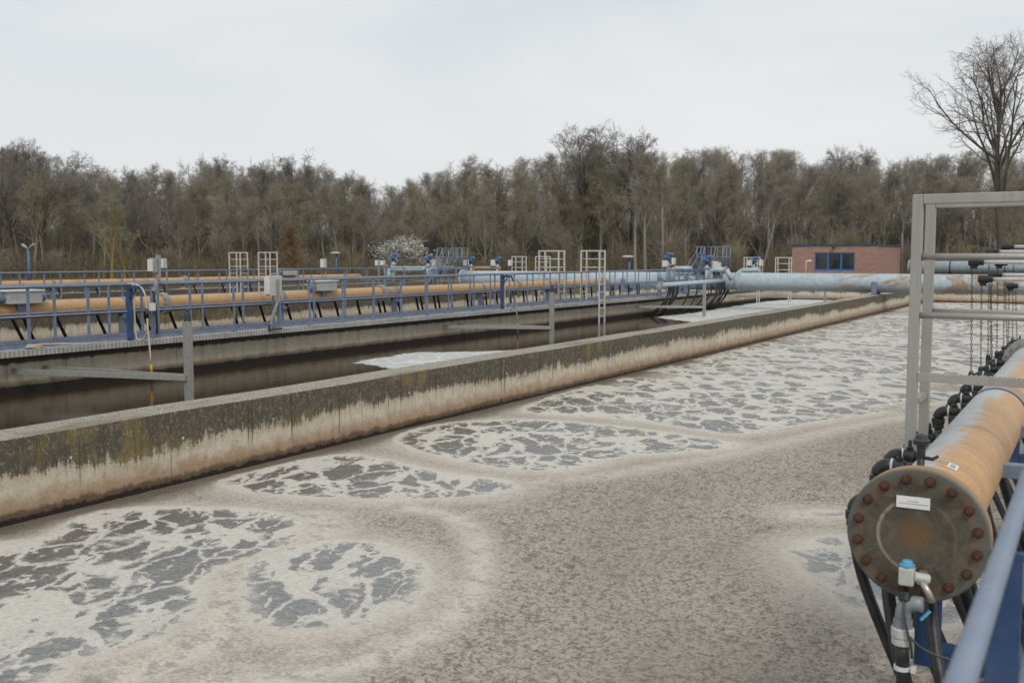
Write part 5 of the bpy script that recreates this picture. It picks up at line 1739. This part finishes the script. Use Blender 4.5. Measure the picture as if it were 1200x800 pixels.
proto('big', 'bark_dark', 'twig_dark', seed=21, H=12, spread=0.60, bole=0.24, limbs=16, forks=(10, 7, 6), up=0.16, angle=(26, 60), trunk_r=0.24, twig_r=0.011, top=0.78)
proto('oak', 'bark_dark', 'twig_dark', seed=57, H=12, spread=0.47, bole=0.33, limbs=17, forks=(8, 6, 5), up=0.13, angle=(20, 56), trunk_r=0.24, twig_r=0.0075, top=0.88)
proto('young', 'bark_gold', 'twig_olive', seed=31, H=12, spread=0.45, bole=0.12, limbs=12, forks=(6, 5, 4), up=0.35, angle=(22, 46), trunk_r=0.20, twig_r=0.022)
proto('shrub', 'bark', 'twig_red', seed=32, H=12, spread=0.72, bole=0.02, limbs=26, forks=(6, 5, 4), up=0.22, angle=(20, 60), top=0.5, trunk_r=0.14, twig_r=0.018)
proto('shrub2', 'bark', 'twig_olive', seed=33, H=12, spread=0.72, bole=0.02, limbs=26, forks=(6, 5, 4), up=0.18, angle=(20, 65), top=0.5, trunk_r=0.14, twig_r=0.018)
proto('copper', 'bark_gold', 'twig_gold', seed=34, H=12, spread=0.42, bole=0.03, limbs=34, forks=(7, 6, 5), up=0.12, angle=(40, 75), top=0.95, trunk_r=0.25, twig_r=0.035)
NTREE = 0


def plant(key, x, y, H, label, cat='tree', name='bare_tree', group=None, rz=None, wide=1.0):
    global NTREE
    NTREE += 1
    t = thing(name, label, cat, (x, y, -0.12), group)
    s = H / 12.0
    t.scale = (s * wide, s * wide, s)
    t.rotation_euler = (0, 0, random.uniform(0, 2 * PI) if rz is None else rz)
    for nm, me in zip(('trunk', 'crown'), PROTO[key]):
        o = bpy.data.objects.new(nm, me)
        COL.objects.link(o)
        o.parent = t
    return t


def bearing_point(px, dist):
    """point on the ground at that horizontal distance, in the direction of picture column px"""
    a = YAW - math.atan((px - 600) / FPX)
    return -math.sin(a) * dist, math.cos(a) * dist


# profile of the tree tops: picture column -> metres of height at 100 m
PROF = [(-80, 13.6), (0, 12.9), (60, 12.4), (110, 11.0), (150, 10.4), (200, 10.8), (260, 11.6), (330, 11.2), (400, 11.0), (450, 9.2), (500, 10.6), (560, 11.6), (620, 11.8), (700, 13.2), (780, 12.8),
        (850, 13.4), (920, 13.2), (1000, 12.8), (1060, 12.2), (1120, 13.2), (1200, 12.8), (1300, 12.8)]


def prof(px):
    for (a, ha), (b, hb) in zip(PROF, PROF[1:]):
        if a <= px <= b:
            return ha + (hb - ha) * (px - a) / (b - a)
    return 12.5


def region(px):
    for lim, nm in ((90, 'at the left edge of the wood'), (230, 'behind the tall instrument post'), (330, 'behind the twin ladders of the rear walkway'), (440, 'left of the white bush'), (560, 'behind the far blue platform'),
                    (660, 'left of the tallest tree of the middle'), (780, 'around the tallest tree of the middle'), (925, 'between the front blue platform and the brick building'), (1060, 'behind the brick building')):
        if px < lim:
            return nm
    return 'behind the big ladder at right'


KEYS = {'g': ['g1', 'g2'], 'r': ['r1', 'r2'], 'o': ['o1', 'o2'], 'd': ['g3', 'g2'], 'p': ['p1']}
WORD = {'g1': 'grey-brown', 'g2': 'upright grey-brown', 'g3': 'dark grey', 'r1': 'reddish brown', 'r2': 'upright reddish', 'o1': 'olive tinged', 'o2': 'upright olive tinged', 'p1': 'pale stemmed'}


def kinds_at(px, row):
    if px < 230:
        pool = 'rrogd' if row < 2 else 'gdd'
    elif px < 460:
        pool = 'rogg' if row < 2 else 'ggd'
    elif px < 800:
        pool = 'ooorg' if row < 2 else 'gdg'
    else:
        pool = 'oggrp' if row < 2 else 'gdg'
    return random.choice(KEYS[random.choice(pool)])


rows = [(88, 46, 0.70, 0.92, 'front'), (95, 42, 0.78, 0.98, 'front'), (103, 42, 0.88, 1.04, 'inner'), (113, 44, 0.93, 1.06, 'inner'), (126, 46, 0.88, 1.02, 'back')]
random.seed(3)
for ri, (D, n, h0, h1, word) in enumerate(rows):
    for i in range(n):
        px = -110 + (1430 / n) * (i + random.uniform(0.1, 0.9))
        dist = (D + random.uniform(-4, 4)) * (1 + 0.00004 * (px - 600))
        dist /= math.cos(math.atan((px - 600) / FPX))
        H = prof(px) * D / 100 * random.uniform(h0, h1) * 0.93 + 0.4
        if 420 < px < 475:
            H *= 0.95
        x, y = bearing_point(px, dist)
        if -21 < x < -11 and 68 < y < 82:
            y += 8
        k = kinds_at(px, ri)
        plant(k, x, y, H, 'bare %s tree, %s rows, %s' % (WORD[k], word, region(px)), group='bare trees of the wood, %s, %s' % (word, region(px)))

# individual trees that stand out
def special(key, px, depth, H, label, name='bare_tree', cat='tree', rz=None, wide=1.0):
    x, y = bearing_point(px, depth / math.cos(math.atan((px - 600) / FPX)))
    return plant(key, x, y, H, label, cat, name, None, rz, wide)


special('oak', 1173, 66, 14.9, 'tall dark bare tree standing high above the wood at the right edge', rz=2.4, wide=1.0)
special('big', 688, 92, 13.0, 'tallest spreading bare tree in the middle, left of its pair', rz=2.0)
special('big', 738, 94, 12.6, 'tall spreading bare tree in the middle, right of its pair', rz=4.4)
special('big', 345, 104, 11.6, 'rounded bare tree crown standing up left of the dip in the treeline', rz=1.0)
special('big', 262, 106, 11.6, 'bare rounded crown rising behind the twin ladders', rz=3.0)
special('g3', 55, 84, 10.8, 'tall dark bare tree near the left edge', rz=0.3)
special('g3', 20, 84, 11.2, 'tall dark bare tree at the very left edge', rz=1.9)
special('young', 132, 74, 5.6, 'young golden-barked tree left of the tall instrument post', rz=0.5)
special('young', 147, 75, 5.2, 'second young golden-barked tree, nearest the instrument post', rz=2.9)
special('copper', 342, 72, 3.6, 'copper coloured conical bush right of the twin ladders', 'copper_bush', 'bush', rz=0.2, wide=0.9)
special('p1', 890, 82, 8.5, 'leaning white-barked birch left of the brick building', 'birch_tree', 'tree', 0.4).rotation_euler = (0.0, 0.22, 0.5)
for px in (745, 756, 775):
    special('p1', px, 80, 9.5, 'slender pale trunk %s the slim blue lamp post' % {745: 'just right of', 756: 'a little right of', 775: 'well right of'}[px], 'slender_tree', 'tree')
# shrubs along the edge of the wood
random.seed(5)
for i in range(20):
    px = -60 + 66 * i + random.uniform(-10, 10)
    d = random.uniform(78, 86)
    x, y = bearing_point(px, d / math.cos(math.atan((px - 600) / FPX)))
    if -21 < x < -11 and 68 < y < 82:
        y += 9
    k = random.choice(['shrub', 'shrub2'])
    plant(k, x, y, random.uniform(2.6, 4.8), '%s shrub at the wood foot, %s' % ('reddish' if k == 'shrub' else 'olive', region(px)), 'shrub', 'bare_shrub', 'shrubs at the foot of the wood, ' + region(px))

# white blossoming bush
bxp, byp = bearing_point(474, 70 / math.cos(math.atan((474 - 600) / FPX)))
t = thing('blossom_bush', 'white blossoming bush behind the left end of the far pipework', 'bush', (bxp, byp, -0.12))
tr, cr = tree_meshes(seed=41, H=2.9, spread=0.62, bole=0.04, limbs=20, forks=(6, 4, 3), twig_r=0.008, up=0.22, angle=(30, 75), top=0.6, trunk_r=0.06)
o = bpy.data.objects.new('trunk', tr.mesh('trunk')); o.data.materials.append(M['bark']); COL.objects.link(o); o.parent = t
o = bpy.data.objects.new('crown', cr.mesh('crown')); o.data.materials.append(M['bark']); COL.objects.link(o); o.parent = t
rnd = random.Random(4)
fl = MB()
cv = cr.v
for i in range(11000):
    q = V(rnd.choice(cv))
    if q.z < 0.5:
        continue
    if 0.5 + 0.5 * math.sin(q.x * 5 + 1) * math.sin(q.y * 6) * math.sin(q.z * 7 + 2) < rnd.uniform(0.1, 0.75):
        continue
    q += V((rnd.gauss(0, .05), rnd.gauss(0, .05), rnd.gauss(0, .05)))
    u = V((rnd.gauss(0, 1), rnd.gauss(0, 1), rnd.gauss(0, 1))).normalized()
    w_ = u.orthogonal().normalized()
    s_ = rnd.uniform(0.014, 0.036)
    b = len(fl.v)
    fl.v += [tuple(q + u * s_), tuple(q + w_ * s_), tuple(q - u * s_), tuple(q - w_ * s_)]
    fl.f.append((b, b + 1, b + 2, b + 3)); fl.sm.append(False)
o = bpy.data.objects.new('blossom', fl.mesh('blossom')); o.data.materials.append(M['blossom']); COL.objects.link(o); o.parent = t
t.scale = (1.75, 1.75, 1.08)

# tangled undergrowth and the depth of the wood
def brush_field(name, label, n, d0, d1, h0, h1, wdt, m, seed):
    rnd = random.Random(seed)
    mb = MB()
    for i in range(n):
        px = rnd.uniform(-140, 1340)
        d = rnd.uniform(d0, d1) / math.cos(math.atan((px - 600) / FPX))
        x, y = bearing_point(px, d)
        if -21 < x < -11 and 66 < y < 82:
            continue
        a = rnd.uniform(0, 2 * PI)
        side = V((math.cos(a), math.sin(a), 0))
        p0 = V((x, y, -0.1))
        h = rnd.uniform(h0, h1) * (0.6 + 0.4 * math.sin(px * 0.05) ** 2)
        p1 = p0 + V((rnd.gauss(0, 0.22) * h, rnd.gauss(0, 0.22) * h, h))
        q = p0.lerp(p1, 0.5) + V((rnd.gauss(0, .1), rnd.gauss(0, .1), 0))
        mb.ribbon(p0, q, wdt, side)
        mb.ribbon(q, p1, wdt * 0.7, side)
        for k in range(2):
            b0 = p0.lerp(p1, rnd.uniform(0.3, 0.9))
            mb.ribbon(b0, b0 + V((rnd.gauss(0, 0.35) * h, rnd.gauss(0, 0.35) * h, rnd.uniform(0.1, 0.4) * h)), wdt * 0.55, side)
    o = mb.build(name, m)
    return tag(o, label, 'undergrowth', kind='stuff')


brush_field('undergrowth', 'tangled dry undergrowth at the foot of the bare trees', 26000, 80, 108, 0.8, 3.0, 0.022, M['brush'], 1)
brush_field('undergrowth', 'dense thicket of thin stems in the depth of the wood', 45000, 112, 150, 4.0, 10.0, 0.035, M['twig_dark'], 2)
